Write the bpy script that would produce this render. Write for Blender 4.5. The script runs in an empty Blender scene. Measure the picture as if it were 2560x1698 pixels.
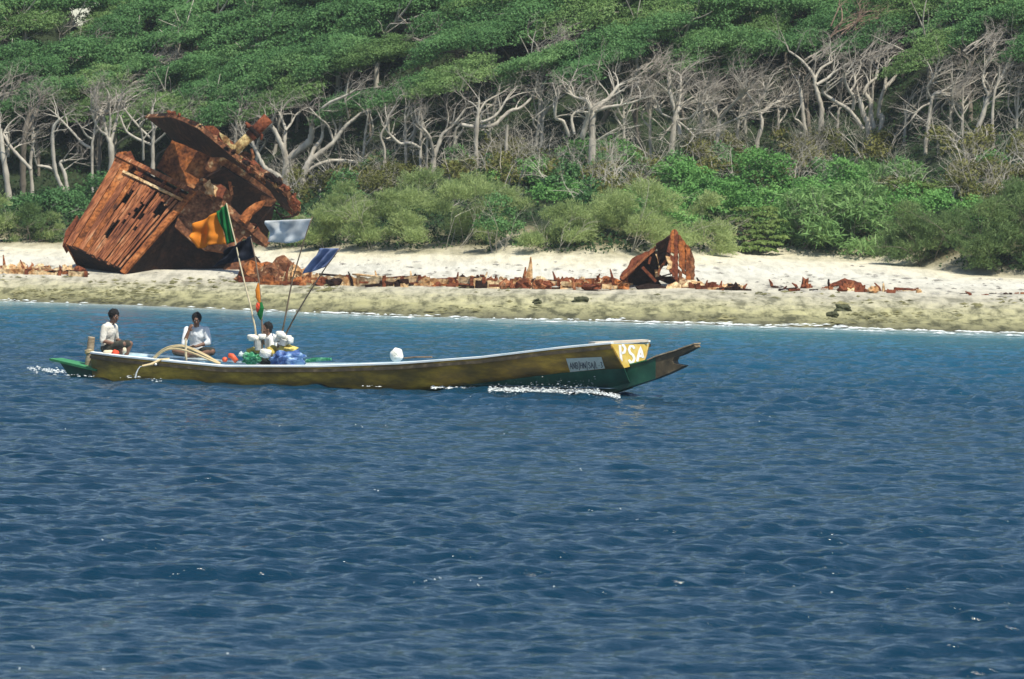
import bpy, bmesh, math, random
import numpy as np
from mathutils import Vector, Matrix, noise as mnoise
from mathutils.bvhtree import BVHTree

scene = bpy.context.scene
R = math.radians

# ------------------------------------------------------------------ camera
PW, PH, FPX = 2560, 1698, 14040.0
CAM = Vector((0, 0, 5.0))
pitch = math.atan(464 / FPX)
roll = R(0.5)
f_ = Vector((0, math.cos(pitch), -math.sin(pitch)))
u0 = Vector((0, math.sin(pitch), math.cos(pitch)))
r0 = Vector((1, 0, 0))
r_ = r0 * math.cos(roll) + u0 * math.sin(roll)
u_ = -r0 * math.sin(roll) + u0 * math.cos(roll)
cd = bpy.data.cameras.new('camera')
cam = bpy.data.objects.new('camera', cd)
scene.collection.objects.link(cam)
cd.sensor_fit = 'HORIZONTAL'
cd.sensor_width = 36
cd.lens = 36 * FPX / PW
cd.clip_start = 0.5
cd.clip_end = 2000
m = Matrix((r_, u_, -f_)).transposed().to_4x4()
m.translation = CAM
cam.matrix_world = m
cd.dof.use_dof = True
cd.dof.focus_distance = 122
cd.dof.aperture_fstop = 5.6
scene.camera = cam

# ------------------------------------------------------------------ light
SUN_EL = R(60)
SUN_AZ = math.atan2(0.62, -0.78)           # measured from +Y towards +X
to_sun = Vector((math.sin(SUN_AZ) * math.cos(SUN_EL), math.cos(SUN_AZ) * math.cos(SUN_EL), math.sin(SUN_EL)))
world = bpy.data.worlds.new('World')
scene.world = world
world.use_nodes = True
nt = world.node_tree
nt.nodes.clear()
sky = nt.nodes.new('ShaderNodeTexSky')
sky.sky_type = 'NISHITA'
sky.sun_disc = False
sky.sun_elevation = SUN_EL
sky.sun_rotation = SUN_AZ
sky.air_density = 1.0
sky.dust_density = 0.4
sky.ozone_density = 1.2
bg = nt.nodes.new('ShaderNodeBackground')
bg.inputs['Strength'].default_value = 0.105
out = nt.nodes.new('ShaderNodeOutputWorld')
nt.links.new(sky.outputs[0], bg.inputs[0])
nt.links.new(bg.outputs[0], out.inputs[0])
sd = bpy.data.lights.new('sun', 'SUN')
sd.energy = 4.8
sd.angle = R(0.53)
sd.color = (1.0, 0.95, 0.82)
sun = bpy.data.objects.new('sun', sd)
scene.collection.objects.link(sun)
sun.rotation_euler = (-to_sun).to_track_quat('-Z', 'Y').to_euler()
sun.location = (0, 0, 60)
scene.view_settings.view_transform = 'Standard'
scene.view_settings.look = 'None'
scene.view_settings.gamma = 1
scene.view_settings.use_curve_mapping = False
scene.view_settings.exposure = 0.3
scene.cycles.max_bounces = 6
scene.cycles.volume_bounces = 0

COL = scene.collection
def build_haze():
    x0, x1, y0, y1, z0, z1 = -190, 190, -12, 330, -9, 26
    vs = [(x, y, z) for x in (x0, x1) for y in (y0, y1) for z in (z0, z1)]
    me = bpy.data.meshes.new('haze')
    me.from_pydata(vs, [], [(0, 1, 3, 2), (4, 6, 7, 5), (0, 4, 5, 1), (2, 3, 7, 6), (0, 2, 6, 4), (1, 5, 7, 3)])
    mt = bpy.data.materials.new('haze')
    mt.use_nodes = True
    n = mt.node_tree
    n.nodes.clear()
    o = n.nodes.new('ShaderNodeOutputMaterial')
    v = n.nodes.new('ShaderNodeVolumePrincipled')
    v.inputs['Color'].default_value = (0.80, 0.90, 1.0, 1)
    v.inputs['Density'].default_value = 0.00016
    n.links.new(v.outputs[0], o.inputs['Volume'])
    me.materials.append(mt)
    h = bpy.data.objects.new('haze', me)
    COL.objects.link(h)
    h['kind'] = 'stuff'
    h['label'] = 'thin pale sea haze over the whole bay'
build_haze()
rng = random.Random(7)
nrng = np.random.default_rng(11)

# ------------------------------------------------------------------ pixel helpers
def ray(px, py):
    return f_ + r_ * ((px - PW / 2) / FPX) + u_ * ((PH / 2 - py) / FPX)

def at(px, py, Y):
    d = ray(px, py)
    return CAM + d * (Y / d.y)

def onz(px, py, z):
    d = ray(px, py)
    return CAM + d * ((z - CAM.z) / d.z)

def onplane(px, py, P, n):
    d = ray(px, py)
    return CAM + d * ((P - CAM).dot(n) / d.dot(n))

# ------------------------------------------------------------------ mesh helpers
class MB:
    def __init__(s):
        s.v = []
        s.f = []
    def add(s, vs, fs):
        o = len(s.v)
        s.v.extend([tuple(p) for p in vs])
        s.f.extend([tuple(i + o for i in q) for q in fs])
    def box(s, c, sx, sy, sz, rot=None):
        c = Vector(c)
        rot = rot or Matrix.Identity(3)
        vs = [c + rot @ Vector((x * sx / 2, y * sy / 2, z * sz / 2)) for x in (-1, 1) for y in (-1, 1) for z in (-1, 1)]
        s.add(vs, [(0, 1, 3, 2), (4, 6, 7, 5), (0, 4, 5, 1), (2, 3, 7, 6), (0, 2, 6, 4), (1, 5, 7, 3)])
    def beam(s, a, b, w, h, up=(0, 0, 1)):
        a, b = Vector(a), Vector(b)
        d = (b - a).normalized()
        sd_ = d.cross(Vector(up))
        if sd_.length < 1e-4:
            sd_ = d.cross(Vector((0, 1, 0)))
        sd_.normalize()
        n = sd_.cross(d)
        vs = []
        for p in (a, b):
            for x, y in ((-1, -1), (1, -1), (1, 1), (-1, 1)):
                vs.append(p + sd_ * (x * w / 2) + n * (y * h / 2))
        s.add(vs, [(3, 2, 1, 0), (4, 5, 6, 7), (0, 1, 5, 4), (1, 2, 6, 5), (2, 3, 7, 6), (3, 0, 4, 7)])
    def tube(s, pts, rad, n=6, cap=True):
        pts = [Vector(p) for p in pts]
        if not hasattr(rad, '__len__'):
            rad = [rad] * len(pts)
        o = len(s.v)
        ref = Vector((0.3, 0.9, 0.2))
        for i, p in enumerate(pts):
            d = (pts[min(i + 1, len(pts) - 1)] - pts[max(i - 1, 0)])
            d = d.normalized() if d.length > 1e-9 else Vector((0, 0, 1))
            a = d.cross(ref)
            if a.length < 0.05:
                a = d.cross(Vector((1, 0, 0)))
            a.normalize()
            b = d.cross(a)
            for k in range(n):
                an = 2 * math.pi * k / n
                s.v.append(tuple(p + (a * math.cos(an) + b * math.sin(an)) * rad[i]))
        for i in range(len(pts) - 1):
            for k in range(n):
                k2 = (k + 1) % n
                s.f.append((o + i * n + k, o + i * n + k2, o + (i + 1) * n + k2, o + (i + 1) * n + k))
        if cap:
            s.f.append(tuple(o + k for k in range(n - 1, -1, -1)))
            e = o + (len(pts) - 1) * n
            s.f.append(tuple(e + k for k in range(n)))
    def prism(s, poly, off):
        """polygon (list of points) extruded by the vector off; both ends capped"""
        n = len(poly)
        poly = [Vector(p) for p in poly]
        off = Vector(off)
        s.add(poly + [p + off for p in poly],
              [tuple(range(n)), tuple(range(2 * n - 1, n - 1, -1))] +
              [(i, i + n, (i + 1) % n + n, (i + 1) % n) for i in range(n)])
    def grid(s, P):
        """P[i][j] points"""
        o = len(s.v)
        ni, nj = len(P), len(P[0])
        for row in P:
            s.v.extend([tuple(p) for p in row])
        for i in range(ni - 1):
            for j in range(nj - 1):
                s.f.append((o + i * nj + j, o + i * nj + j + 1, o + (i + 1) * nj + j + 1, o + (i + 1) * nj + j))
    def ball(s, c, rx, ry=None, rz=None, n=10, m_=7, rot=None, amp=0.0, fr=3.0, seed=0):
        ry = rx if ry is None else ry
        rz = rx if rz is None else rz
        c = Vector(c)
        rot = rot or Matrix.Identity(3)
        o = len(s.v)
        def P(d):
            k = 1 + amp * mnoise.noise(Vector(d) * fr + Vector((seed * 3.1, seed * 1.7, seed)))
            return c + rot @ Vector((d[0] * rx * k, d[1] * ry * k, d[2] * rz * k))
        s.v.append(tuple(P((0, 0, 1))))
        for i in range(1, m_):
            th = math.pi * i / m_
            for k in range(n):
                ph = 2 * math.pi * k / n
                s.v.append(tuple(P((math.sin(th) * math.cos(ph), math.sin(th) * math.sin(ph), math.cos(th)))))
        s.v.append(tuple(P((0, 0, -1))))
        for k in range(n):
            s.f.append((o, o + 1 + k, o + 1 + (k + 1) % n))
        for i in range(m_ - 2):
            for k in range(n):
                a = o + 1 + i * n
                s.f.append((a + k, a + n + k, a + n + (k + 1) % n, a + (k + 1) % n))
        a = o + 1 + (m_ - 2) * n
        e = len(s.v) - 1
        for k in range(n):
            s.f.append((a + k, e, a + (k + 1) % n))

def tag(o, label=None, cat=None, group=None, kind=None):
    if label: o['label'] = label
    if cat: o['category'] = cat
    if group: o['group'] = group
    if kind: o['kind'] = kind
    return o

def empty(name, loc, label, cat, group=None):
    o = bpy.data.objects.new(name, None)
    o.empty_display_size = 0.2
    COL.objects.link(o)
    o.location = loc
    return tag(o, label, cat, group)

def obj(name, mb, mat, parent=None, origin=None, smooth=False):
    """link the builder's shape as one mesh object; vertices are in world space"""
    v = np.array(mb.v, dtype=np.float64).reshape(-1, 3)
    if parent is not None:
        p = parent
        org = Vector((0, 0, 0))
        while p is not None:
            org += p.location
            p = p.parent
        base = org
    else:
        base = Vector(origin) if origin is not None else Vector((v[:, 0].mean(), v[:, 1].mean(), v[:, 2].min()))
    me = bpy.data.meshes.new(name)
    me.from_pydata([tuple(q) for q in (v - np.array(base))], [], mb.f)
    me.update()
    if smooth:
        me.polygons.foreach_set('use_smooth', [True] * len(me.polygons))
    if mat is not None:
        me.materials.append(mat)
    o = bpy.data.objects.new(name, me)
    COL.objects.link(o)
    if parent is not None:
        o.parent = parent
    else:
        o.location = base
    return o

def np_mesh(name, V, F4, mat, smooth=False):
    """quads only"""
    me = bpy.data.meshes.new(name)
    me.vertices.add(len(V))
    me.vertices.foreach_set('co', np.asarray(V, dtype=np.float32).ravel())
    nf = len(F4)
    k = F4.shape[1]
    me.loops.add(nf * k)
    me.loops.foreach_set('vertex_index', np.asarray(F4, dtype=np.int32).ravel())
    me.polygons.add(nf)
    me.polygons.foreach_set('loop_start', np.arange(0, nf * k, k, dtype=np.int32))
    me.polygons.foreach_set('loop_total', np.full(nf, k, dtype=np.int32))
    if smooth:
        me.polygons.foreach_set('use_smooth', np.ones(nf, dtype=bool))
    me.update(calc_edges=True)
    me.validate()
    if mat is not None:
        me.materials.append(mat)
    return me

def link_mesh(name, me, parent=None, loc=None):
    o = bpy.data.objects.new(name, me)
    COL.objects.link(o)
    if name in ('twigs', 'stems', 'branches'):
        o['kind'] = 'stuff'
    if parent is not None:
        o.parent = parent
    if loc is not None:
        o.location = loc
    return o

# ------------------------------------------------------------------ materials
def mat_new(name):
    mt = bpy.data.materials.new(name)
    mt.use_nodes = True
    n = mt.node_tree
    n.nodes.clear()
    o = n.nodes.new('ShaderNodeOutputMaterial')
    return mt, n, o

def ramp(n, stops, interp='LINEAR'):
    r = n.nodes.new('ShaderNodeValToRGB')
    e = r.color_ramp.elements
    r.color_ramp.interpolation = interp
    while len(e) < len(stops):
        e.new(0.5)
    for el, (p, c) in zip(e, stops):
        el.position = p
        el.color = (*c, 1)
    return r

def mat_noise(name, stops, scale=4, rough=0.7, bump=0.0, bscale=None, detail=6, stretch=None, spec=0.3, coord='Object', distort=0.0, nrough=0.6):
    mt, n, o = mat_new(name)
    L = n.links
    p = n.nodes.new('ShaderNodeBsdfPrincipled')
    p.inputs['Roughness'].default_value = rough
    p.inputs['Specular IOR Level'].default_value = spec
    tc = n.nodes.new('ShaderNodeTexCoord')
    mp = n.nodes.new('ShaderNodeMapping')
    L.new(tc.outputs[coord], mp.inputs[0])
    if stretch:
        mp.inputs['Scale'].default_value = stretch
    nz = n.nodes.new('ShaderNodeTexNoise')
    nz.inputs['Scale'].default_value = scale
    nz.inputs['Detail'].default_value = detail
    nz.inputs['Roughness'].default_value = nrough
    nz.inputs['Distortion'].default_value = distort
    L.new(mp.outputs[0], nz.inputs['Vector'])
    rp = ramp(n, stops)
    L.new(nz.outputs['Fac'], rp.inputs[0])
    L.new(rp.outputs[0], p.inputs['Base Color'])
    if bump:
        b = n.nodes.new('ShaderNodeBump')
        b.inputs['Strength'].default_value = bump
        b.inputs['Distance'].default_value = 0.05
        n2 = n.nodes.new('ShaderNodeTexNoise')
        n2.inputs['Scale'].default_value = bscale or scale * 4
        n2.inputs['Detail'].default_value = 5
        L.new(mp.outputs[0], n2.inputs['Vector'])
        L.new(n2.outputs['Fac'], b.inputs['Height'])
        L.new(b.outputs[0], p.inputs['Normal'])
    L.new(p.outputs[0], o.inputs[0])
    return mt

def mat_leaf(name, dark, mid, light, trans=0.3, vary=0.2, scale=0.9):
    mt, n, o = mat_new(name)
    L = n.links
    geo = n.nodes.new('ShaderNodeNewGeometry')
    oi = n.nodes.new('ShaderNodeObjectInfo')
    tc = n.nodes.new('ShaderNodeTexCoord')
    nz = n.nodes.new('ShaderNodeTexNoise')
    nz.inputs['Scale'].default_value = scale
    nz.inputs['Detail'].default_value = 3
    L.new(tc.outputs['Object'], nz.inputs['Vector'])
    a = n.nodes.new('ShaderNodeMath'); a.operation = 'MULTIPLY_ADD'
    L.new(geo.outputs['Random Per Island'], a.inputs[0]); a.inputs[1].default_value = vary
    L.new(nz.outputs['Fac'], a.inputs[2])
    b = n.nodes.new('ShaderNodeMath'); b.operation = 'MULTIPLY_ADD'
    L.new(oi.outputs['Random'], b.inputs[0]); b.inputs[1].default_value = 0.3
    L.new(a.outputs[0], b.inputs[2])
    mr = n.nodes.new('ShaderNodeMath'); mr.operation = 'SUBTRACT'
    L.new(b.outputs[0], mr.inputs[0]); mr.inputs[1].default_value = 0.26
    rp = ramp(n, [(0.12, dark), (0.5, mid), (0.88, light)])
    L.new(mr.outputs[0], rp.inputs[0])
    d = n.nodes.new('ShaderNodeBsdfDiffuse')
    t = n.nodes.new('ShaderNodeBsdfTranslucent')
    g = n.nodes.new('ShaderNodeBsdfGlossy'); g.inputs['Roughness'].default_value = 0.45
    g.inputs['Color'].default_value = (0.6, 0.65, 0.6, 1)
    L.new(rp.outputs[0], d.inputs[0]); L.new(rp.outputs[0], t.inputs[0])
    mx = n.nodes.new('ShaderNodeMixShader'); mx.inputs[0].default_value = trans
    L.new(d.outputs[0], mx.inputs[1]); L.new(t.outputs[0], mx.inputs[2])
    m2 = n.nodes.new('ShaderNodeMixShader'); m2.inputs[0].default_value = 0.008
    L.new(mx.outputs[0], m2.inputs[1]); L.new(g.outputs[0], m2.inputs[2])
    L.new(m2.outputs[0], o.inputs[0])
    return mt

def mat_plain(name, col, rough=0.7, vary=0.25, scale=6, spec=0.3, bump=0.0):
    d = tuple(c * (1 - vary) for c in col)
    l = tuple(min(1, c * (1 + vary)) for c in col)
    return mat_noise(name, [(0.3, d), (0.5, col), (0.7, l)], scale=scale, rough=rough, spec=spec, bump=bump)

M = {}
M['bark'] = mat_noise('pale_bark', [(0.3, (0.28, 0.25, 0.205)), (0.5, (0.45, 0.41, 0.345)), (0.72, (0.60, 0.56, 0.48))], scale=2.2, rough=0.9, bump=0.4, bscale=9, stretch=(1, 1, 0.35))
M['bark_dark'] = mat_noise('grey_bark', [(0.3, (0.10, 0.085, 0.065)), (0.55, (0.20, 0.17, 0.135)), (0.75, (0.30, 0.26, 0.21))], scale=2.2, rough=0.9, stretch=(1, 1, 0.35))
M['twig'] = mat_noise('grey_twig', [(0.3, (0.26, 0.23, 0.195)), (0.6, (0.40, 0.36, 0.31))], scale=3, rough=0.95)
M['twig_red'] = mat_noise('reddish_twig', [(0.3, (0.22, 0.13, 0.10)), (0.6, (0.34, 0.24, 0.18))], scale=3, rough=0.95)
M['leaf_a'] = mat_leaf('canopy_leaf', (0.062, 0.15, 0.055), (0.12, 0.25, 0.09), (0.215, 0.36, 0.135))
M['leaf_b'] = mat_leaf('canopy_leaf_yellow', (0.09, 0.165, 0.055), (0.17, 0.28, 0.095), (0.27, 0.38, 0.145))
M['leaf_bright'] = mat_leaf('bright_leaf', (0.095, 0.23, 0.065), (0.17, 0.36, 0.10), (0.28, 0.48, 0.155))
M['leaf_grey'] = mat_leaf('feathery_grey_leaf', (0.20, 0.28, 0.11), (0.33, 0.42, 0.165), (0.47, 0.54, 0.25), trans=0.45)
M['leaf_darkf'] = mat_leaf('feathery_dark_leaf', (0.075, 0.14, 0.05), (0.14, 0.22, 0.08), (0.24, 0.32, 0.125), trans=0.4)
M['leaf_olive'] = mat_leaf('olive_leaf', (0.10, 0.115, 0.035), (0.18, 0.185, 0.055), (0.28, 0.26, 0.085))
M['leaf_strap'] = mat_leaf('strap_leaf', (0.12, 0.24, 0.08), (0.21, 0.36, 0.125), (0.33, 0.47, 0.19))
M['leaf_under_shade'] = mat_leaf('shaded_undergrowth_leaf', (0.018, 0.042, 0.018), (0.035, 0.075, 0.03), (0.07, 0.125, 0.045))  # darker leaf: shade under the canopy is put into the colour
M['leaf_yellow'] = mat_leaf('yellow_green_leaf', (0.08, 0.13, 0.035), (0.15, 0.22, 0.06), (0.24, 0.31, 0.10))

def mat_rust(name, stops, scale=1.3, stretch=None, bump=0.5, axes=None):
    """layered rust: broad patches, fine flakes and pale scale"""
    mt, n, o = mat_new(name)
    L = n.links
    p = n.nodes.new('ShaderNodeBsdfPrincipled')
    p.inputs['Roughness'].default_value = 0.9
    p.inputs['Specular IOR Level'].default_value = 0.15
    tc = n.nodes.new('ShaderNodeTexCoord')
    mp = n.nodes.new('ShaderNodeMapping')
    if stretch: mp.inputs['Scale'].default_value = stretch
    if axes:
        m0 = n.nodes.new('ShaderNodeMapping'); m0.inputs['Rotation'].default_value = Matrix(axes).to_euler()
        L.new(tc.outputs['Object'], m0.inputs[0]); L.new(m0.outputs[0], mp.inputs[0])
    else:
        L.new(tc.outputs['Object'], mp.inputs[0])
    a = n.nodes.new('ShaderNodeTexNoise'); a.inputs['Scale'].default_value = scale; a.inputs['Detail'].default_value = 9; a.inputs['Roughness'].default_value = 0.68
    L.new(mp.outputs[0], a.inputs['Vector'])
    rp = ramp(n, stops)
    L.new(a.outputs['Fac'], rp.inputs[0])
    b = n.nodes.new('ShaderNodeTexNoise'); b.inputs['Scale'].default_value = 9; b.inputs['Detail'].default_value = 5
    L.new(mp.outputs[0], b.inputs['Vector'])
    rb = ramp(n, [(0.36, (0.25, 0.22, 0.2)), (0.58, (1, 1, 1))])
    L.new(b.outputs['Fac'], rb.inputs[0])
    mx = n.nodes.new('ShaderNodeMixRGB'); mx.blend_type = 'MULTIPLY'; mx.inputs[0].default_value = 0.8
    L.new(rp.outputs[0], mx.inputs[1]); L.new(rb.outputs[0], mx.inputs[2])
    L.new(mx.outputs[0], p.inputs['Base Color'])
    bp_ = n.nodes.new('ShaderNodeBump'); bp_.inputs['Strength'].default_value = bump; bp_.inputs['Distance'].default_value = 0.06
    L.new(b.outputs['Fac'], bp_.inputs['Height'])
    L.new(bp_.outputs[0], p.inputs['Normal'])
    L.new(p.outputs[0], o.inputs[0])
    return mt

M['rust'] = mat_rust('orange_rust', [(0.3, (0.07, 0.028, 0.016)), (0.43, (0.23, 0.075, 0.026)), (0.55, (0.42, 0.14, 0.04)), (0.7, (0.55, 0.27, 0.12))])
M['rust_strip'] = mat_rust('streaked_rust', [(0.3, (0.06, 0.026, 0.018)), (0.42, (0.20, 0.068, 0.034)), (0.53, (0.38, 0.135, 0.055)), (0.62, (0.46, 0.22, 0.11)), (0.70, (0.66, 0.50, 0.33))], scale=1.5, stretch=(2.2, 2.2, 0.4), axes=(Vector((.805, -.466, -.365)), Vector((.226, .811, -.537)), Vector((.548, .35, .759))))
M['rust_red'] = mat_rust('red_rust', [(0.3, (0.06, 0.022, 0.014)), (0.5, (0.19, 0.055, 0.026)), (0.7, (0.30, 0.10, 0.04))], scale=1.6)
M['rust_dark_shade'] = mat_rust('dark_shaded_rust', [(0.3, (0.008, 0.005, 0.005)), (0.5, (0.022, 0.011, 0.008)), (0.68, (0.07, 0.028, 0.015))], scale=1.6)  # near-black rust; shade of undersides and hollows put into the colour
M['rust_speck'] = mat_rust('speckled_rust', [(0.3, (0.04, 0.022, 0.016)), (0.45, (0.15, 0.06, 0.03)), (0.56, (0.26, 0.11, 0.05)), (0.68, (0.62, 0.46, 0.27))], scale=2.6)
M['rust_pale'] = mat_rust('pale_rust', [(0.3, (0.20, 0.075, 0.03)), (0.42, (0.52, 0.27, 0.11)), (0.54, (0.72, 0.52, 0.29)), (0.7, (0.80, 0.66, 0.44))], scale=1.8)
M['mast_yellow'] = mat_rust('peeling_yellow_paint', [(0.3, (0.08, 0.03, 0.015)), (0.45, (0.30, 0.16, 0.06)), (0.6, (0.62, 0.50, 0.24))], scale=2.5)

# hull paints
M['ochre'] = mat_noise('weathered_ochre_paint', [(0.34, (0.13, 0.09, 0.028)), (0.46, (0.26, 0.16, 0.035)), (0.54, (0.44, 0.265, 0.04)), (0.64, (0.74, 0.46, 0.06))], scale=1.25, rough=0.5, spec=0.35, detail=9, stretch=(.6, .6, 1.8), bump=0.15, bscale=12, nrough=0.65)
M['transom_yellow'] = mat_noise('bright_ochre_paint', [(0.3, (0.50, 0.33, 0.05)), (0.5, (0.66, 0.46, 0.09)), (0.7, (0.72, 0.56, 0.20))], scale=5, rough=0.55, detail=8)
M['green_paint'] = mat_noise('dark_green_paint', [(0.3, (0.01, 0.05, 0.035)), (0.6, (0.018, 0.095, 0.06)), (0.8, (0.05, 0.16, 0.09))], scale=3, rough=0.45, detail=8)
M['green_lit'] = mat_noise('lit_worn_green_paint', [(0.3, (0.03, 0.15, 0.06)), (0.55, (0.05, 0.25, 0.10)), (0.75, (0.25, 0.34, 0.10))], scale=5, rough=0.6, detail=8)  # brighter copy of the green paint, sunlight on upper faces put in
M['rail'] = mat_noise('pale_blue_paint', [(0.3, (0.56, 0.68, 0.70)), (0.5, (0.80, 0.85, 0.84)), (0.7, (0.88, 0.89, 0.86))], scale=3, rough=0.5, detail=8)
M['liner'] = mat_noise('light_blue_paint', [(0.3, (0.25, 0.42, 0.55)), (0.55, (0.42, 0.60, 0.72)), (0.75, (0.62, 0.74, 0.80))], scale=3, rough=0.6, detail=8)
M['wood'] = mat_noise('weathered_wood', [(0.3, (0.22, 0.16, 0.10)), (0.5, (0.40, 0.31, 0.20)), (0.7, (0.55, 0.45, 0.32))], scale=4, rough=0.85, stretch=(0.5, 0.5, 3), detail=8, bump=0.3)
M['wood_pale'] = mat_noise('pale_plank', [(0.3, (0.50, 0.42, 0.33)), (0.7, (0.72, 0.64, 0.54))], scale=4, rough=0.8, detail=8)
M['wood_dark'] = mat_noise('dark_wet_wood', [(0.3, (0.05, 0.04, 0.025)), (0.55, (0.12, 0.09, 0.05)), (0.75, (0.30, 0.22, 0.13))], scale=5, rough=0.6, detail=8)
M['white'] = mat_plain('white_paint', (0.80, 0.79, 0.76), vary=0.06)
M['plaque'] = mat_noise('white_painted_plaque', [(0.3, (0.50, 0.60, 0.58)), (0.7, (0.68, 0.74, 0.72))], scale=9, rough=0.6)
M['ink'] = mat_plain('dark_blue_ink', (0.03, 0.045, 0.09), vary=0.3)
M['cane'] = mat_noise('pale_cane', [(0.3, (0.48, 0.36, 0.18)), (0.7, (0.68, 0.56, 0.34))], scale=6, rough=0.6)
M['bamboo'] = mat_noise('pale_bamboo', [(0.3, (0.50, 0.42, 0.27)), (0.7, (0.66, 0.58, 0.40))], scale=8, rough=0.6)
M['pole_dark'] = mat_noise('dark_cane', [(0.3, (0.11, 0.08, 0.055)), (0.7, (0.25, 0.18, 0.12))], scale=8, rough=0.6)
M['foam_block'] = mat_noise('weathered_styrofoam', [(0.3, (0.62, 0.58, 0.46)), (0.5, (0.80, 0.78, 0.70)), (0.7, (0.86, 0.85, 0.82))], scale=7, rough=0.9, bump=0.5, bscale=30)
M['grey_tin'] = mat_plain('grey_container', (0.36, 0.37, 0.35), vary=0.3)
M['yellow_sack'] = mat_noise('yellow_sacking', [(0.3, (0.42, 0.30, 0.05)), (0.6, (0.70, 0.56, 0.16)), (0.75, (0.76, 0.68, 0.40))], scale=5, rough=0.8, bump=0.5)
M['blue_tarp'] = mat_noise('blue_tarpaulin', [(0.36, (0.02, 0.045, 0.17)), (0.5, (0.07, 0.15, 0.38)), (0.62, (0.30, 0.44, 0.64))], scale=5, rough=0.45, bump=0.6, bscale=9)
M['green_net'] = mat_noise('green_netting', [(0.3, (0.01, 0.10, 0.05)), (0.5, (0.03, 0.27, 0.12)), (0.68, (0.30, 0.62, 0.40))], scale=14, rough=0.7, bump=0.8)
M['orange_float'] = mat_plain('orange_plastic', (0.72, 0.12, 0.05), vary=0.15, rough=0.45)
M['cream'] = mat_plain('cream_cloth', (0.70, 0.62, 0.44), vary=0.12, rough=0.9)
M['red_cloth'] = mat_plain('red_cloth', (0.62, 0.07, 0.03), vary=0.2, rough=0.9)
M['skin'] = mat_noise('dark_skin', [(0.3, (0.13, 0.066, 0.042)), (0.7, (0.21, 0.11, 0.07))], scale=9, rough=0.55, spec=0.4)
M['hair'] = mat_noise('black_hair', [(0.3, (0.008, 0.008, 0.009)), (0.7, (0.022, 0.020, 0.019))], scale=40, rough=0.8, bump=1.0, bscale=60)
M['shirt_cream'] = mat_noise('cream_shirt', [(0.3, (0.55, 0.50, 0.42)), (0.6, (0.72, 0.68, 0.60))], scale=5, rough=0.9, bump=0.5, bscale=12)
M['shirt_white'] = mat_noise('pale_shirt', [(0.3, (0.58, 0.60, 0.62)), (0.6, (0.76, 0.78, 0.78))], scale=5, rough=0.9, bump=0.5, bscale=12)
M['cloth_dark'] = mat_noise('dark_sarong', [(0.3, (0.02, 0.025, 0.02)), (0.55, (0.05, 0.05, 0.04)), (0.75, (0.16, 0.14, 0.10))], scale=9, rough=0.95)
M['eye'] = mat_plain('eye_white', (0.55, 0.5, 0.45), vary=0.05)
M['lip'] = mat_plain('dark_lip', (0.09, 0.035, 0.03), vary=0.1)

def mat_cloth(name, col, trans=0.35, col2=None):
    mt, n, o = mat_new(name)
    L = n.links
    tc = n.nodes.new('ShaderNodeTexCoord')
    nz = n.nodes.new('ShaderNodeTexNoise'); nz.inputs['Scale'].default_value = 3; nz.inputs['Detail'].default_value = 6
    L.new(tc.outputs['Object'], nz.inputs['Vector'])
    rp = ramp(n, [(0.3, tuple(c * 0.75 for c in col)), (0.7, col2 or tuple(min(1, c * 1.15) for c in col))])
    L.new(nz.outputs['Fac'], rp.inputs[0])
    d = n.nodes.new('ShaderNodeBsdfDiffuse'); t = n.nodes.new('ShaderNodeBsdfTranslucent')
    L.new(rp.outputs[0], d.inputs[0]); L.new(rp.outputs[0], t.inputs[0])
    mx = n.nodes.new('ShaderNodeMixShader'); mx.inputs[0].default_value = trans
    L.new(d.outputs[0], mx.inputs[1]); L.new(t.outputs[0], mx.inputs[2])
    L.new(mx.outputs[0], o.inputs[0])
    return mt
M['flag_orange'] = mat_cloth('orange_cloth', (0.95, 0.34, 0.05), 0.4)
M['flag_green'] = mat_cloth('green_cloth', (0.025, 0.20, 0.06))
M['flag_black'] = mat_cloth('black_cloth', (0.012, 0.014, 0.02), 0.1, (0.05, 0.055, 0.075))
M['flag_white'] = mat_cloth('white_cloth', (0.76, 0.79, 0.80), 0.4)
M['flag_blue'] = mat_cloth('blue_cloth', (0.22, 0.29, 0.52), 0.35, (0.30, 0.38, 0.60))

# ------------------------------------------------------------------ value noise
_tab = nrng.random((256, 256)).astype(np.float64)
def vnoise(x, y):
    xi = np.floor(x).astype(int); yi = np.floor(y).astype(int)
    fx = x - xi; fy = y - yi
    fx = fx * fx * (3 - 2 * fx); fy = fy * fy * (3 - 2 * fy)
    g = lambda a, b: _tab[a % 256, b % 256]
    return (g(xi, yi) * (1 - fx) * (1 - fy) + g(xi + 1, yi) * fx * (1 - fy) + g(xi, yi + 1) * (1 - fx) * fy + g(xi + 1, yi + 1) * fx * fy) - 0.5
def fbm(x, y, oc=4):
    s = 0; a = 1.0
    for k in range(oc):
        s = s + a * vnoise(x * 2 ** k + 17 * k, y * 2 ** k + 31 * k); a *= 0.5
    return s

# ------------------------------------------------------------------ terrain
# per image column: rows of the waterline, the rust line, the shrub line, and heights
CPX = np.array([-900, 0, 300, 600, 1000, 1500, 1900, 2200, 2400, 2560, 3500], float)
WATER_ROW = np.array([738, 752, 762, 775, 790, 803, 815, 823, 830, 834, 858], float)
RUST_ROW = np.array([690, 692, 694, 700, 712, 722, 728, 735, 740, 745, 760], float)
BUSH_ROW = np.array([606, 612, 614, 620, 632, 642, 634, 652, 684, 692, 700], float)
BUSH_Z = np.array([1.5, 1.5, 1.5, 1.5, 1.5, 1.5, 1.5, 1.3, 1.0, 0.95, 0.95])
TREE_Z = np.array([3.0, 3.1, 3.0, 3.0, 3.9, 4.6, 5.2, 5.5, 5.6, 5.6, 5.8])
RUST_Z = 0.6
def Yrow(px, row, z):
    return onz(float(px), float(row), float(z)).y
T_ = (CPX - 1280) / FPX
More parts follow.
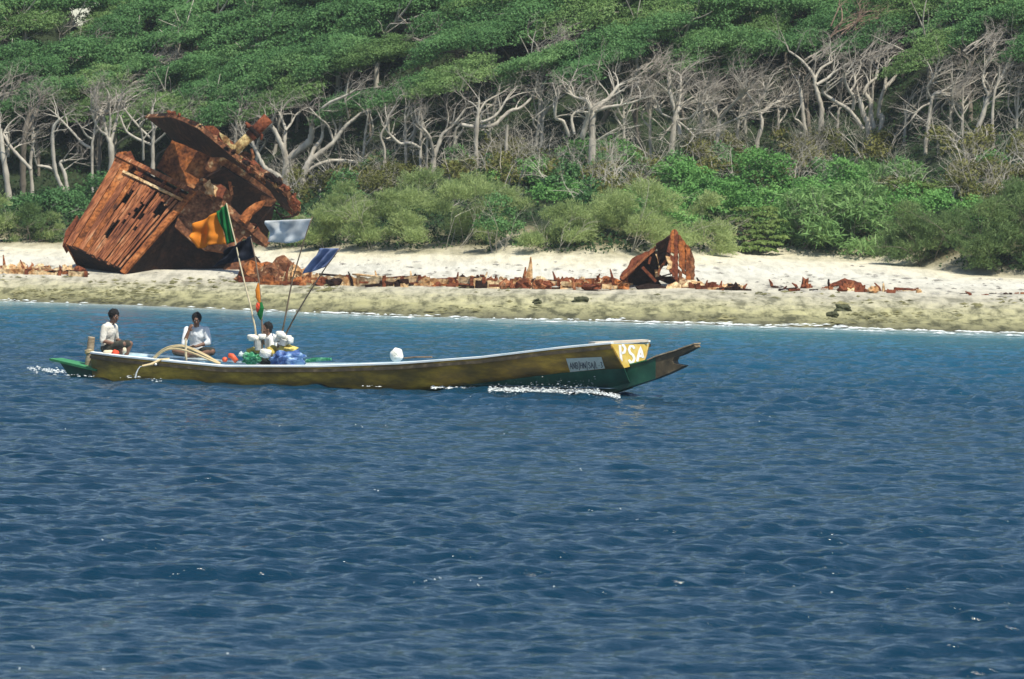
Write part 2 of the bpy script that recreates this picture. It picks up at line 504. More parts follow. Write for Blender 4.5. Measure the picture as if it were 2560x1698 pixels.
YW = np.array([Yrow(p, w, 0.0) for p, w in zip(CPX, WATER_ROW)])
YR = np.array([Yrow(p, w, RUST_Z) for p, w in zip(CPX, RUST_ROW)])
YB = np.array([Yrow(p, w, z) for p, w, z in zip(CPX, BUSH_ROW, BUSH_Z)])
YB = np.maximum(YB, YR + 7)
YT = YB + 17
def hill_slope(t):
    return 0.47 - 0.125 * np.exp(-((t + 0.0765) / 0.0035) ** 2)
def zones(t):
    return [np.interp(t, T_, a) for a in (YW, YR, YB, YT, BUSH_Z, TREE_Z)]
def ground_z(x, y):
    x = np.asarray(x, float); y = np.asarray(y, float)
    t = x / y
    yw, yr, yb, yt, zb, zt = zones(t)
    z = np.where(y < yw, (y - yw) * 0.12, 0)
    a = (y - yw) / (yr - yw); z = np.where((y >= yw) & (y < yr), RUST_Z * np.clip(a, 0, 1) ** 0.8, z)
    a = (y - yr) / (yb - yr); z = np.where((y >= yr) & (y < yb), RUST_Z + (zb - RUST_Z) * a, z)
    a = (y - yb) / (yt - yb); z = np.where((y >= yb) & (y < yt), zb + (zt - zb) * a, z)
    h = np.minimum(y - yt, 20) * hill_slope(t) - np.clip(y - yt - 20, 0, 200) * 0.05
    z = np.where(y >= yt, zt + h, z)
    return z
def gz(x, y):
    return float(ground_z(x, y))

def build_ground():
    ts = np.concatenate([np.linspace(-0.6, -0.14, 24)[:-1], np.linspace(-0.14, 0.14, 420), np.linspace(0.14, 0.6, 24)[1:]])
    zr = np.concatenate([np.linspace(-1.2, 0, 12)[:-1], np.linspace(0, 1, 90)[:-1], np.linspace(1, 2, 60)[:-1], np.linspace(2, 3, 24)[:-1], np.linspace(3, 5, 20)[:-1], np.linspace(5, 10, 10)])
    T, Z = np.meshgrid(ts, zr)
    yw, yr, yb, yt, zb, zt = zones(T)
    Y = np.where(Z < 0, yw + Z * 8, 0)
    Y = np.where((Z >= 0) & (Z < 1), yw + (yr - yw) * Z, Y)
    Y = np.where((Z >= 1) & (Z < 2), yr + (yb - yr) * (Z - 1), Y)
    Y = np.where((Z >= 2) & (Z < 3), yb + (yt - yb) * (Z - 2), Y)
    Y = np.where(Z >= 3, yt + (Z - 3) * 12, Y)
    X = T * Y
    z = ground_z(X, Y)
    flat = np.clip(1 - np.abs(Z - 0.5) * 1.7, 0, 1)
    z = z + flat * (0.16 * fbm(X * 0.7, Y * 0.45) + 0.09 * fbm(X * 2.3, Y * 1.6, 3))
    z = z + np.where((Z > 0.9) & (Z < 2.2), 0.10 * fbm(X * 0.35, Y * 0.35), 0) + 0.25 * np.where(Z > 2.2, fbm(X * 0.3, Y * 0.3), 0)
    # low sand hummock behind the middle of the beach
    hx, hy = at(1300, 625, 197).x, 197
    z = z + 0.55 * np.exp(-(((X - hx) / 0.8) ** 4) - ((Y - hy) / 1.5) ** 2)
    nr, nc = Z.shape
    V = np.stack([X, Y, z], -1).reshape(-1, 3)
    i, j = np.meshgrid(np.arange(nr - 1), np.arange(nc - 1), indexing='ij')
    q = np.stack([i * nc + j, i * nc + j + 1, (i + 1) * nc + j + 1, (i + 1) * nc + j], -1).reshape(-1, 4)
    mt, n, o = mat_new('beach_ground')
    L = n.links
    p = n.nodes.new('ShaderNodeBsdfPrincipled'); p.inputs['Roughness'].default_value = 0.9; p.inputs['Specular IOR Level'].default_value = 0.2
    at_ = n.nodes.new('ShaderNodeAttribute'); at_.attribute_name = 'zone'
    tc = n.nodes.new('ShaderNodeTexCoord')
    n1 = n.nodes.new('ShaderNodeTexNoise'); n1.inputs['Scale'].default_value = 0.5; n1.inputs['Detail'].default_value = 8; n1.inputs['Roughness'].default_value = 0.65
    L.new(tc.outputs['Object'], n1.inputs['Vector'])
    ma = n.nodes.new('ShaderNodeMath'); ma.operation = 'MULTIPLY_ADD'; ma.inputs[1].default_value = 0.55
    L.new(n1.outputs['Fac'], ma.inputs[0]); L.new(at_.outputs['Fac'], ma.inputs[2])
    mb_ = n.nodes.new('ShaderNodeMath'); mb_.operation = 'MULTIPLY_ADD'; mb_.inputs[1].default_value = 0.25; mb_.inputs[2].default_value = -0.05
    L.new(ma.outputs[0], mb_.inputs[0])
    # zone z -> 0.25*(z + 0.275) - 0.05
    g = lambda zz: 0.25 * (zz + 0.275) - 0.05
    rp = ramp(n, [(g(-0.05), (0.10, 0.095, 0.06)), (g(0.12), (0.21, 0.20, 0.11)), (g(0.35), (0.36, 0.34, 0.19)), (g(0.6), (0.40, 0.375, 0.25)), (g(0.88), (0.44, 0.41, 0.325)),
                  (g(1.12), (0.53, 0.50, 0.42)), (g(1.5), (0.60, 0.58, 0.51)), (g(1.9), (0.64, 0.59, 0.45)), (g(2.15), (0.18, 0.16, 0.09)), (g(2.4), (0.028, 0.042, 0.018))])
    L.new(mb_.outputs[0], rp.inputs[0])
    n2 = n.nodes.new('ShaderNodeTexNoise'); n2.inputs['Scale'].default_value = 2.6; n2.inputs['Detail'].default_value = 8; n2.inputs['Roughness'].default_value = 0.7
    mp = n.nodes.new('ShaderNodeMapping'); mp.inputs['Scale'].default_value = (1, 0.16, 1)
    L.new(tc.outputs['Object'], mp.inputs[0]); L.new(mp.outputs[0], n2.inputs['Vector'])
    r2 = ramp(n, [(0.40, (0.22, 0.23, 0.19)), (0.47, (0.66, 0.67, 0.62)), (0.54, (1.0, 1.0, 0.97)), (0.62, (1.22, 1.22, 1.12))])
    L.new(n2.outputs['Fac'], r2.inputs[0])
    # strength of the mottling: strong on the reef flat, weak on the sand
    r3 = ramp(n, [(0.0, (0.9,) * 3), (g(0.7), (0.75,) * 3), (g(1.2), (0.30,) * 3), (1, (0.30,) * 3)])
    L.new(mb_.outputs[0], r3.inputs[0])
    mx = n.nodes.new('ShaderNodeMixRGB'); mx.blend_type = 'MULTIPLY'
    L.new(r3.outputs[0], mx.inputs[0]); L.new(rp.outputs[0], mx.inputs[1]); L.new(r2.outputs[0], mx.inputs[2])
    L.new(mx.outputs[0], p.inputs['Base Color'])
    bu = n.nodes.new('ShaderNodeBump'); bu.inputs['Strength'].default_value = 0.6; bu.inputs['Distance'].default_value = 0.12
    L.new(n2.outputs['Fac'], bu.inputs['Height']); L.new(bu.outputs[0], p.inputs['Normal'])
    L.new(p.outputs[0], o.inputs[0])
    me = np_mesh('ground', V, q, mt, smooth=True)
    a = me.attributes.new('zone', 'FLOAT', 'POINT')
    a.data.foreach_set('value', Z.reshape(-1).astype(np.float32))
    g_ = link_mesh('beach_ground', me)
    tag(g_, 'pale sand beach with an algae covered reef flat rising to a wooded slope', kind='structure')
    return g_
ground = build_ground()

# ------------------------------------------------------------------ sea
def build_sea():
    us = np.concatenate([np.linspace(-0.6, -0.125, 14)[:-1], np.linspace(-0.125, 0.125, 500), np.linspace(0.125, 0.6, 14)[1:]])
    ys = np.concatenate([np.linspace(-6, 38, 14)[:-1], np.exp(np.linspace(math.log(38), math.log(205), 1400))])
    U, Yg = np.meshgrid(us, ys)
    X = U * np.maximum(Yg, 20)
    Yq = Yg.copy()
    z = np.zeros_like(X)
    dx = np.zeros_like(X); dy = np.zeros_like(X)
    g2 = np.random.default_rng(5)
    yw = zones(U)[0]
    dist = np.clip(yw - Yg, 0, 60)
    damp = np.clip(dist / 22, 0.12, 1)
    n = 130
    for k in range(n):
        lam = 0.19 * (14.0) ** (k / (n - 1)) * g2.uniform(0.93, 1.07)
        th = R(-75) + g2.normal(0, R(30))
        kk = 2 * math.pi / lam
        a = 0.0046 * lam ** 0.9
        if lam > 0.7: a *= (0.7 / lam) ** 0.4
        if 0.5 < lam < 1.6: a *= 1.08
        ph = g2.uniform(0, 2 * math.pi)
        kx, ky = kk * math.cos(th), kk * math.sin(th)
        arg = kx * X + ky * Yg + ph
        c = np.cos(arg); s = np.sin(arg)
        z += a * c
        dx += a * 0.25 * math.cos(th) * s
        dy += a * 0.25 * math.sin(th) * s
    # gusts: patches of livelier and calmer water
    gust = 1 + 0.65 * fbm(X * 0.12, Yg * 0.07, 3)
    z *= damp * gust; dx *= damp * gust; dy *= damp * gust
    inner = (np.abs(U) <= 0.126) & (Yg > 37)
    z = np.where(inner, z, z * 0.3)
    V = np.stack([X + np.where(inner, dx, 0), Yq + np.where(inner, dy, 0), z], -1).reshape(-1, 3)
    nr, nc = X.shape
    i, j = np.meshgrid(np.arange(nr - 1), np.arange(nc - 1), indexing='ij')
    q = np.stack([i * nc + j, i * nc + j + 1, (i + 1) * nc + j + 1, (i + 1) * nc + j], -1).reshape(-1, 4)
    mt, nn, o = mat_new('sea_water')
    L = nn.links
    p = nn.nodes.new('ShaderNodeBsdfPrincipled')
    p.inputs['Roughness'].default_value = 0.10
    p.inputs['IOR'].default_value = 1.333
    a_ = nn.nodes.new('ShaderNodeAttribute'); a_.attribute_name = 'shore'
    rp = ramp(nn, [(0.0, (0.42, 0.48, 0.48)), (0.02, (0.20, 0.32, 0.35)), (0.06, (0.04, 0.16, 0.22)), (0.20, (0.009, 0.08, 0.14)), (0.5, (0.002, 0.035, 0.068)), (1.0, (0.001, 0.023, 0.047))])
    L.new(a_.outputs['Fac'], rp.inputs[0]); L.new(rp.outputs[0], p.inputs['Base Color'])
    tc = nn.nodes.new('ShaderNodeTexCoord')
    mp = nn.nodes.new('ShaderNodeMapping'); mp.inputs['Scale'].default_value = (0.55, 1.3, 1); mp.inputs['Rotation'].default_value = (0, 0, R(12))
    L.new(tc.outputs['Object'], mp.inputs[0])
    nz = nn.nodes.new('ShaderNodeTexNoise'); nz.inputs['Scale'].default_value = 6.5; nz.inputs['Detail'].default_value = 4; nz.inputs['Roughness'].default_value = 0.6
    L.new(mp.outputs[0], nz.inputs['Vector'])
    bu = nn.nodes.new('ShaderNodeBump'); bu.inputs['Strength'].default_value = 0.7; bu.inputs['Distance'].default_value = 0.09
    L.new(nz.outputs['Fac'], bu.inputs['Height']); L.new(bu.outputs[0], p.inputs['Normal'])
    L.new(p.outputs[0], o.inputs[0])
    me = np_mesh('sea', V, q, mt, smooth=True)
    a = me.attributes.new('shore', 'FLOAT', 'POINT')
    a.data.foreach_set('value', np.clip((yw - Yg) / 95, 0, 1).reshape(-1).astype(np.float32))
    s_ = link_mesh('sea', me)
    tag(s_, 'deep blue rippled sea turning teal towards the shore', kind='structure')
    return s_, V, nr, nc
sea, SEA_V, _, _ = build_sea()

# foam on the shoreline
def mat_foam():
    mt, n, o = mat_new('white_foam')
    p = n.nodes.new('ShaderNodeBsdfPrincipled')
    p.inputs['Base Color'].default_value = (0.68, 0.72, 0.72, 1)
    p.inputs['Roughness'].default_value = 0.8
    n.links.new(p.outputs[0], o.inputs[0])
    return mt
M['foam'] = mat_foam()
def flake(mb, c, sx, sy, sz, rg):
    k = rg.randint(5, 7)
    a0 = rg.uniform(0, 6.28)
    ring = [Vector((c[0] + sx * math.cos(a0 + 6.283 * i / k) * rg.uniform(.6, 1.15), c[1] + sy * math.sin(a0 + 6.283 * i / k) * rg.uniform(.6, 1.15), c[2])) for i in range(k)]
    top = Vector((c[0] + rg.uniform(-.2, .2) * sx, c[1], c[2] + sz))
    bot = Vector((c[0], c[1], c[2] - sz * 0.5))
    mb.add(ring + [top, bot], [(i, (i + 1) % k, k) for i in range(k)] + [((i + 1) % k, i, k + 1) for i in range(k)])

# ------------------------------------------------------------------ wind-bent trees
def tubes_mesh(name, segs, mat, n=5):
    mb = MB()
    for pts, rad in segs:
        mb.tube(pts, rad, n if rad[0] > 0.02 else 3, cap=False)
    me = bpy.data.meshes.new(name)
    me.from_pydata(mb.v, [], mb.f)
    me.update()
    me.polygons.foreach_set('use_smooth', [True] * len(me.polygons))
    me.materials.append(mat)
    return me

def grow(rg, p, d, length, rad, depth, segs, twigs, wind, bend=0.35):
    """one limb: a bent path that forks; thin ends go to twigs"""
    n = max(3, int(length / 0.16))
    pts = [Vector(p)]; d = Vector(d).normalized()
    k = Vector((rg.gauss(0, 1), rg.gauss(0, 1), rg.gauss(0, .6))) * bend / n
    for i in range(n):
        if rg.random() < 0.3:
            k = Vector((rg.gauss(0, 1), rg.gauss(0, 1), rg.gauss(0, .6))) * bend / n * 1.8
        d = (d + k + wind * (0.5 / n)).normalized()
        pts.append(pts[-1] + d * (length / n))
    rads = [rad * (1 - 0.42 * i / n) for i in range(n + 1)]
    (segs if rad > 0.014 else twigs).append((pts, rads))
    if depth <= 0 or rad < 0.004:
        return
    nc = rg.choice((2, 2, 3)) if depth > 2 else rg.choice((3, 3, 4))
    for c in range(nc):
        fr = 1.0 if c == 0 else rg.uniform(0.4, 1.0)
        q = pts[max(1, int(fr * n))]
        ax = Vector((rg.gauss(0, 1), rg.gauss(0, 1), rg.gauss(0, 0.7)))
        nd = (d * 1.1 + ax * (0.55 if depth > 2 else 0.7)).normalized()
        if nd.z < -0.1: nd.z *= -0.3
        grow(rg, q, nd, length * rg.uniform(0.55, 0.85), rads[max(1, int(fr * n))] * (0.8 if c == 0 else rg.uniform(0.45, 0.7)), depth - 1, segs, twigs, wind, bend)

WIND = Vector((0.55, 0.1, 0.25))

def leaf_cloud(rg, clumps, per, ll, lw, mode='broad', up=0.5, fill=0.55, tilt=0.0, shear=0.0):
    """numpy leaf quads spread through ellipsoidal clumps"""
    g = np.random.default_rng(rg.randint(0, 10 ** 6))
    VV = []
    for (c, rr) in clumps:
        n = max(8, int(per * (rr[0] * rr[1] + rr[0] * rr[2] + rr[1] * rr[2]) / 3))
        d = g.normal(size=(n, 3)); d /= np.linalg.norm(d, axis=1)[:, None]
        d[:, 2] = np.where(d[:, 2] < -0.35, -d[:, 2], d[:, 2])
        r = fill + (1.08 - fill) * g.random(n) ** 0.6
        lump = 1 + 0.22 * np.sin(d[:, 0] * 7 + c[0] * 9) * np.sin(d[:, 1] * 6 + c[1] * 5) + 0.18 * np.sin(d[:, 2] * 9 + d[:, 0] * 5 + c[2] * 7)
        P = np.array(c) + d * np.array(rr) * (r * lump)[:, None]
        if shear: P[:, 2] += shear * (P[:, 0] - c[0])
        if mode == 'feather':
            a = d * 0.6 + np.array([0.25, 0, 0.5]) + g.normal(size=(n, 3)) * 0.65
        elif mode == 'strap':
            a = d * 0.9 + np.array([0, 0, 0.15]) + g.normal(size=(n, 3)) * 0.6
        else:
            a = g.normal(size=(n, 3))
        a /= np.linalg.norm(a, axis=1)[:, None]
        nn = d * (1 - up) + np.array([0, -tilt, up]) + g.normal(size=(n, 3)) * 0.5
        b = np.cross(nn, a); b /= (np.linalg.norm(b, axis=1)[:, None] + 1e-9)
        if mode == 'broad':
            a = np.cross(b, nn); a /= (np.linalg.norm(a, axis=1)[:, None] + 1e-9)
        s = g.uniform(0.6, 1.3, n)[:, None]
        A = a * ll * s / 2; B = b * lw * s / 2
        if mode == 'strap':
            tip = A * 1.0 + np.array([0, 0, -0.35]) * ll * s * 0.5
            q = np.stack([P - A, P + B, P + tip, P - B], 1)
        else:
            q = np.stack([P - A, P + B * 1.0 - A * 0.1, P + A, P - B * 1.0 - A * 0.1], 1)
        VV.append(q.reshape(-1, 3))
    V = np.concatenate(VV)
    F = np.arange(len(V), dtype=np.int32).reshape(-1, 4)
    return V, F

def crown_clumps(rg, n, sx, sy, sz, slope):
    cl = []
    for i in range(n):
        x = rg.uniform(-1, 1); y = rg.uniform(-1, 1)
        if x * x + y * y > 1.05: x *= 0.7; y *= 0.7
        z = slope * x * sx + sz * (0.75 * (1 - 0.8 * (x * x + y * y)) + rg.uniform(-0.2, 0.2))
        s = rg.uniform(0.8, 1.25)
        k = rg.uniform(.8, 1.2)
        cl.append(((x * sx, y * sy, z), (0.70 * s * k, 0.52 * s, 0.31 * s / k)))
    return cl

# prototypes -----------------------------------------------------------------
CROWNS = []
for k in range(10):
    rg = random.Random(100 + k)
    cl = crown_clumps(rg, 17, 1.4, 1.1, 0.85, 0.42)
    V, F = leaf_cloud(rg, cl, 3300, 0.085, 0.046, up=0.4, fill=0.5, shear=rg.uniform(.12, .34))
    CROWNS.append(np_mesh('crown', V, F, M['leaf_a'] if k % 4 else M['leaf_b']))
TRUNKS = []
for k in range(6):
    rg = random.Random(200 + k)
    segs, tw = [], []
    grow(rg, (0, 0, -0.3), (rg.uniform(-.1, .2), rg.uniform(-.1, .1), 1), 1.7, rg.uniform(0.075, 0.12), 2, segs, tw, WIND * 0.5, 0.3)
    TRUNKS.append(tubes_mesh('trunk', segs, M['bark_dark'] if k % 2 else M['bark']))
BARE = []
for k in range(9):
    rg = random.Random(300 + k)
    segs, tw = [], []
    grow(rg, (0, 0, -0.3), (rg.uniform(-.15, .25), rg.uniform(-.1, .1), 1), rg.uniform(1.1, 1.6), rg.uniform(0.07, 0.12), 6, segs, tw, WIND * 0.6, 0.45)
    BARE.append((tubes_mesh('trunk', segs, M['bark']), tubes_mesh('twigs', tw, M['twig'])))
TWIGCROWN = []
for k in range(5):
    rg = random.Random(400 + k)
    segs, tw = [], []
    for j in range(16):
        grow(rg, (rg.uniform(-.5, .3), rg.uniform(-.4, .4), rg.uniform(-.2, .2)), (0.7 + rg.uniform(-.5, .5), rg.uniform(-.6, .6), 0.75), rg.uniform(0.5, 0.9), rg.uniform(0.018, 0.03), 4, segs, tw, WIND, 0.45)
    TWIGCROWN.append((tubes_mesh('branches', segs, M['twig_red'] if k == 4 else M['twig']), tubes_mesh('twigs', tw, M['twig_red'] if k == 4 else M['twig'])))

def place(name, parts, loc, rz, sc, label, cat, group):
    e = empty(name, loc, label, cat, group)
    e.rotation_euler = (0, 0, rz)
    e.scale = sc if hasattr(sc, '__len__') else (sc, sc, sc)
    for (nm, me, off) in parts:
        o = link_mesh(nm, me, e)
        o.location = off
    return e

# canopy over the slope
USED = set()
LANDMARKS = [(20, 'the left edge'), (170, 'the white leaning trunk'), (300, 'the stout fanned tree'), (370, 'the tip of the wreck roof'), (470, 'the wreck roof'), (600, 'the wreck mast'), (720, 'the tree with the broken limb'), (840, 'the long right limb'), (965, 'the bare tree arch'), (1090, 'the forked tree in the middle'), (1200, 'the level sweeping limb'), (1340, 'the vine covered trunk'), (1480, 'the sprawling bare tree'), (1690, 'the star shaped tree'), (1900, 'the leaning twiggy tree'), (2040, 'the tall forked tree'), (2180, 'the four stemmed tree'), (2320, 'the rounded twig crown'), (2450, 'the smooth leaning trunk'), (2550, 'the right edge')]
cnt = 0
rg = random.Random(21)
row = 0
y0 = 1.4
while y0 < 25:
    x = -32 + (row % 2) * 1.1
    while x < 30:
        xx = x + rg.uniform(-.6, .6)
        # find the tree line at this column
        yy = 215.0
        for _ in range(4):
            t = xx / yy
            yy = float(np.interp(t, T_, YT)) + y0 + rg.uniform(-.1, .1)
        yy += rg.uniform(-0.6, 0.6)
        t = xx / yy
        if -0.132 < t < 0.118:
            px = 1280 + t * FPX
            hgt = 2.75 + 0.35 * fbm(np.array([xx * 0.25]), np.array([yy * 0.25]))[0] * 2 - (0.5 if px > 1700 else 0)
            if y0 < 2.5: hgt += 0.3 if px > 1450 else rg.choice((-.55, -.3, 0, 0))
            gap = 120 < px < 300 and y0 > 10
            sc = rg.uniform(1.0, 1.35)
            if y0 < 5: sc = rg.uniform(0.9, 1.12); hgt += 0.35
            z = gz(xx, yy)
            bare = rg.random() < (0.18 if y0 < 3 else 0.11)
            if gap and abs(px - 205) < 30: 
                x += 2.15
                continue
            ck = rg.randint(0, 9)
            lv = 'lower slope' if y0 < 9 else ('middle slope' if y0 < 16 else 'upper slope')
            sd_ = 'left' if px < 860 else ('middle' if px < 1700 else 'right')
            hue = 'yellowish green' if ck % 4 == 0 else 'mid green'
            lab = 'wind swept %s canopy tree on the %s, %s third' % (hue, lv, sd_)
            grp = '%s canopy trees on the %s, %s third' % (hue, lv, sd_)
            if y0 < 2.5 and 0 < px < 2560:
                near = min(LANDMARKS, key=lambda q: abs(q[0] - px))
                side = 'straight above' if abs(near[0] - px) < 25 else ('just left of' if px < near[0] else 'just right of')
                l2 = 'green tree at the canopy front, %s %s' % (side, near[1])
                if l2 not in USED:
                    USED.add(l2); lab = l2; grp = 'trees along the front edge of the canopy'
            rz = rg.uniform(-0.6, 0.6)
            tr = rg.choice(TRUNKS)
            if bare:
                kk = rg.randint(0, 3)
                place('bare_tree', [('trunk', tr, (0, 0, 0)), ('branches', TWIGCROWN[kk][0], (0.2, 0, hgt / sc - 0.5)), ('twigs', TWIGCROWN[kk][1], (0.2, 0, hgt / sc - 0.5))],
                      (xx, yy, z), rz, sc * 1.1, 'leafless grey twiggy tree among the green canopy on the %s, %s third' % (lv, sd_), 'tree', 'bare grey trees on the %s, %s third' % (lv, sd_))
            else:
                place('canopy_tree', [('trunk', tr, (0, 0, 0)), ('crown', CROWNS[ck], (0.1, 0, hgt / sc - 0.25))],
                      (xx, yy, z), rz, sc, lab, 'tree', grp)
            cnt += 1
        x += 2.15
    y0 += 2.25
    row += 1
# one reddish brown dead crown high on the right
p = at(2110, 110, 221)
place('dead_tree', [('trunk', TRUNKS[1], (0, 0, 0)), ('branches', TWIGCROWN[4][0], (0, 0, 2.6)), ('twigs', TWIGCROWN[4][1], (0, 0, 2.6))],
      (p.x, p.y, p.z - 3.0), 0.2, 1.35, 'dead tree with a reddish brown bare crown high on the right slope', 'tree', None)
print('canopy trees', cnt)

# ------------------------------------------------------------------ individually drawn bare trees at the forest edge
def limbs_tree(label, limbs, seed, dY=-1.0, twig=1.0, cat='tree', group=None, mat='bark', px0=None):
    """limbs: lists of (px, py, radius in px); each gets its own wander in depth"""
    rg = random.Random(seed)
    bx, by, _ = limbs[0][0]
    t = (bx - 1280) / FPX
    Y0 = float(np.interp(t, T_, YT)) + dY
    segs, tw = [], []
    for li, L in enumerate(limbs):
        ph = rg.uniform(0, 6.28); am = rg.uniform(0.15, 0.5) if li else 0.1
        sgn = rg.choice((-1, 1))
        # smooth the drawn path
        P = [(Vector((a, b, 0)), c) for a, b, c in L]
        fine = []
        for i in range(len(P) - 1):
            p0 = P[max(0, i - 1)][0]; p1 = P[i][0]; p2 = P[i + 1][0]; p3 = P[min(len(P) - 1, i + 2)][0]
            for s in (0, .25, .5, .75):
                q = 0.5 * ((2 * p1) + (p2 - p0) * s + (2 * p0 - 5 * p1 + 4 * p2 - p3) * s * s + (3 * p1 - p0 - 3 * p2 + p3) * s ** 3)
                fine.append((q, P[i][1] * (1 - s) + P[i + 1][1] * s))
        fine.append(P[-1])
        tot = len(fine)
        pts, rad = [], []
        for i, (q, r) in enumerate(fine):
            y = Y0 + am * sgn * (i / tot) * 1.5 * (1 if li else 0.3)
            pts.append(at(q.x, q.y, y))
            rad.append(r * 1.02 * Y0 / FPX * (1 + 0.14 * math.sin(i * 2.3 + ph)))
        if li == 0:
            pts.insert(0, pts[0] + Vector((0, 0, -1.2))); rad.insert(0, rad[0] * 1.15)
        segs.append((pts, rad))
        d = (pts[-1] - pts[-2]).normalized()
        nt_ = int(4 * twig) if li else int(5 * twig)
        for k in range(nt_):
            i = len(pts) - 1 if k < 2 else rg.randint(int(len(pts) * 0.55), len(pts) - 1)
            dd = (d * 0.8 + Vector((rg.gauss(0.25, .6), rg.gauss(0, .6), rg.gauss(0.55, .4)))).normalized()
            grow(rg, pts[i], dd, rg.uniform(0.5, 0.95), max(0.008, min(rad[i] * 0.6, 0.03)), 4, segs, tw, WIND * 0.5, 0.5)
    b = segs[0][0][0]
    base = Vector((b.x, b.y, gz(b.x, b.y)))
    e = empty('bare_tree', base, label, cat, group)
    mv = lambda S: [([p - base for p in a], c) for a, c in S]
    link_mesh('trunk', tubes_mesh('trunk', mv(segs), M[mat], 7), e)
    if tw:
        link_mesh('twigs', tubes_mesh('twigs', mv(tw), M['twig']), e)
    return e

limbs_tree('pale bare tree right of the tilted wreck with long limbs reaching right', [
    [(747, 545, 10), (751, 480, 9.5), (762, 430, 9), (774, 405, 8), (797, 385, 6.5), (832, 358, 5.5), (860, 320, 5), (886, 297, 4), (908, 281, 3.5), (945, 274, 3)],
    [(772, 407, 6), (786, 371, 5), (803, 350, 4.5), (807, 326, 3.5)],
    [(764, 430, 5.5), (790, 413, 4.8), (827, 402, 4.5), (876, 403, 4), (899, 411, 3.5)],
    [(835, 358, 3.2), (826, 330, 3), (818, 312, 2.6), (795, 292, 2.2), (772, 268, 1.6)],
    [(836, 352, 2.8), (840, 322, 2.6), (832, 300, 2.2), (822, 272, 1.8)],
    [(872, 296, 2.5), (868, 275, 2.2), (862, 250, 2)],
    [(895, 372, 2.5), (897, 395, 2.6), (905, 420, 2.8)]], 1, -1.5)
limbs_tree('pale bare tree with a thick broken upper limb right behind the wreck mast', [
    [(717, 505, 11), (713, 447, 10), (716, 410, 9), (711, 380, 7), (700, 355, 6), (686, 326, 5.5), (674, 311, 5)],
    [(722, 397, 9), (747, 377, 9), (773, 355, 9), (779, 335, 7.5), (780, 311, 6.5)],
    [(711, 380, 5), (712, 345, 4.5), (714, 324, 4), (705, 300, 3), (699, 284, 2.4)],
    [(714, 326, 3), (727, 310, 2.8), (737, 290, 2.2)],
    [(707, 448, 7), (680, 431, 6.5), (662, 420, 6), (650, 398, 5), (637, 371, 4.5), (629, 352, 4)]], 2, -1.1)
limbs_tree('bare tree arch with a high curved limb over the dark hollow right of the wreck', [
    [(962, 402, 3.2), (961, 370, 3), (952, 340, 3), (966, 312, 2.6), (972, 290, 2.2), (990, 262, 2)],
    [(806, 271, 3.5), (826, 256, 3.6), (850, 246, 3.5), (872, 236, 3.2), (892, 223, 2.6)],
    [(965, 348, 2.4), (976, 344, 2.2), (990, 336, 2)]], 3, -0.4)
limbs_tree('forked pale tree with twin stems in the middle of the forest edge', [
    [(1083, 436, 6.5), (1085, 393, 6), (1098, 358, 5), (1106, 336, 4.2), (1127, 319, 3.5), (1148, 294, 3), (1163, 272, 2.4)],
    [(1085, 395, 5), (1079, 361, 4.4), (1070, 336, 3.5), (1046, 311, 2.6)]], 4, -1.2)
limbs_tree('slim pair of straight pale stems joined by a sagging side limb', [
    [(1051, 434, 4), (1051, 395, 3.8), (1052, 340, 3.4), (1055, 300, 2.6)],
    [(1065, 431, 3.4), (1067, 390, 3.3), (1068, 350, 3)],
    [(1051, 371, 4), (1026, 358, 4), (1002, 360, 4), (984, 346, 3.6), (972, 334, 3)]], 5, -1.4)
limbs_tree('tree with a heavy nearly level limb sweeping up to the right in mid forest', [
    [(1192, 400, 5), (1190, 360, 5), (1192, 317, 6), (1196, 277, 3.6), (1198, 250, 2.5)],
    [(1153, 312, 4.6), (1190, 317, 5.2), (1234, 313, 5), (1254, 296, 4.8), (1277, 277, 4.5), (1301, 270, 3.6), (1328, 245, 3), (1340, 218, 2.2)],
    [(1200, 306, 4), (1226, 298, 4), (1247, 280, 3.2), (1262, 255, 2.4)],
    [(1196, 285, 2.5), (1213, 256, 2.2), (1245, 238, 1.8)]], 6, -1.0)
limbs_tree('short straight pale stump of a tree left of the dark vine covered trunk', [
    [(1265, 388, 4.2), (1266, 350, 4), (1268, 312, 3.6)]], 7, -1.2, twig=0)
limbs_tree('sprawling bare tree with a dense fan of grey twigs above the leafy mound', [
    [(1481, 352, 8), (1480, 310, 8), (1481, 284, 8), (1467, 252, 5), (1437, 243, 4), (1421, 226, 3)],
    [(1481, 290, 6), (1501, 261, 6), (1522, 246, 5), (1545, 215, 4)],
    [(1484, 280, 5), (1520, 268, 4), (1560, 262, 3), (1600, 250, 2.4)],
    [(1422, 340, 4.4), (1408, 304, 4.2), (1388, 294, 3.6), (1392, 252, 3)],
    [(1436, 336, 4), (1430, 290, 3.4), (1460, 272, 3)],
    [(1455, 345, 7), (1466, 305, 6), (1472, 280, 4)]], 8, -1.8, twig=2.2)
limbs_tree('leafless tree whose branches burst out like a star at mid trunk', [
    [(1679, 368, 7), (1686, 306, 7), (1688, 278, 6.5), (1677, 241, 5.5), (1673, 222, 4)],
    [(1700, 338, 6), (1693, 301, 6), (1690, 280, 5)],
    [(1690, 298, 3), (1655, 285, 2.6), (1630, 262, 2)],
    [(1690, 299, 3), (1725, 295, 2.6), (1755, 262, 2.2)],
    [(1688, 305, 2.8), (1665, 330, 2.4), (1650, 350, 2)],
    [(1694, 282, 4), (1701, 240, 3.4), (1702, 190, 2.6)],
    [(1690, 300, 3), (1716, 320, 2.6), (1735, 340, 2.2)]], 9, -2.0, twig=2.6)
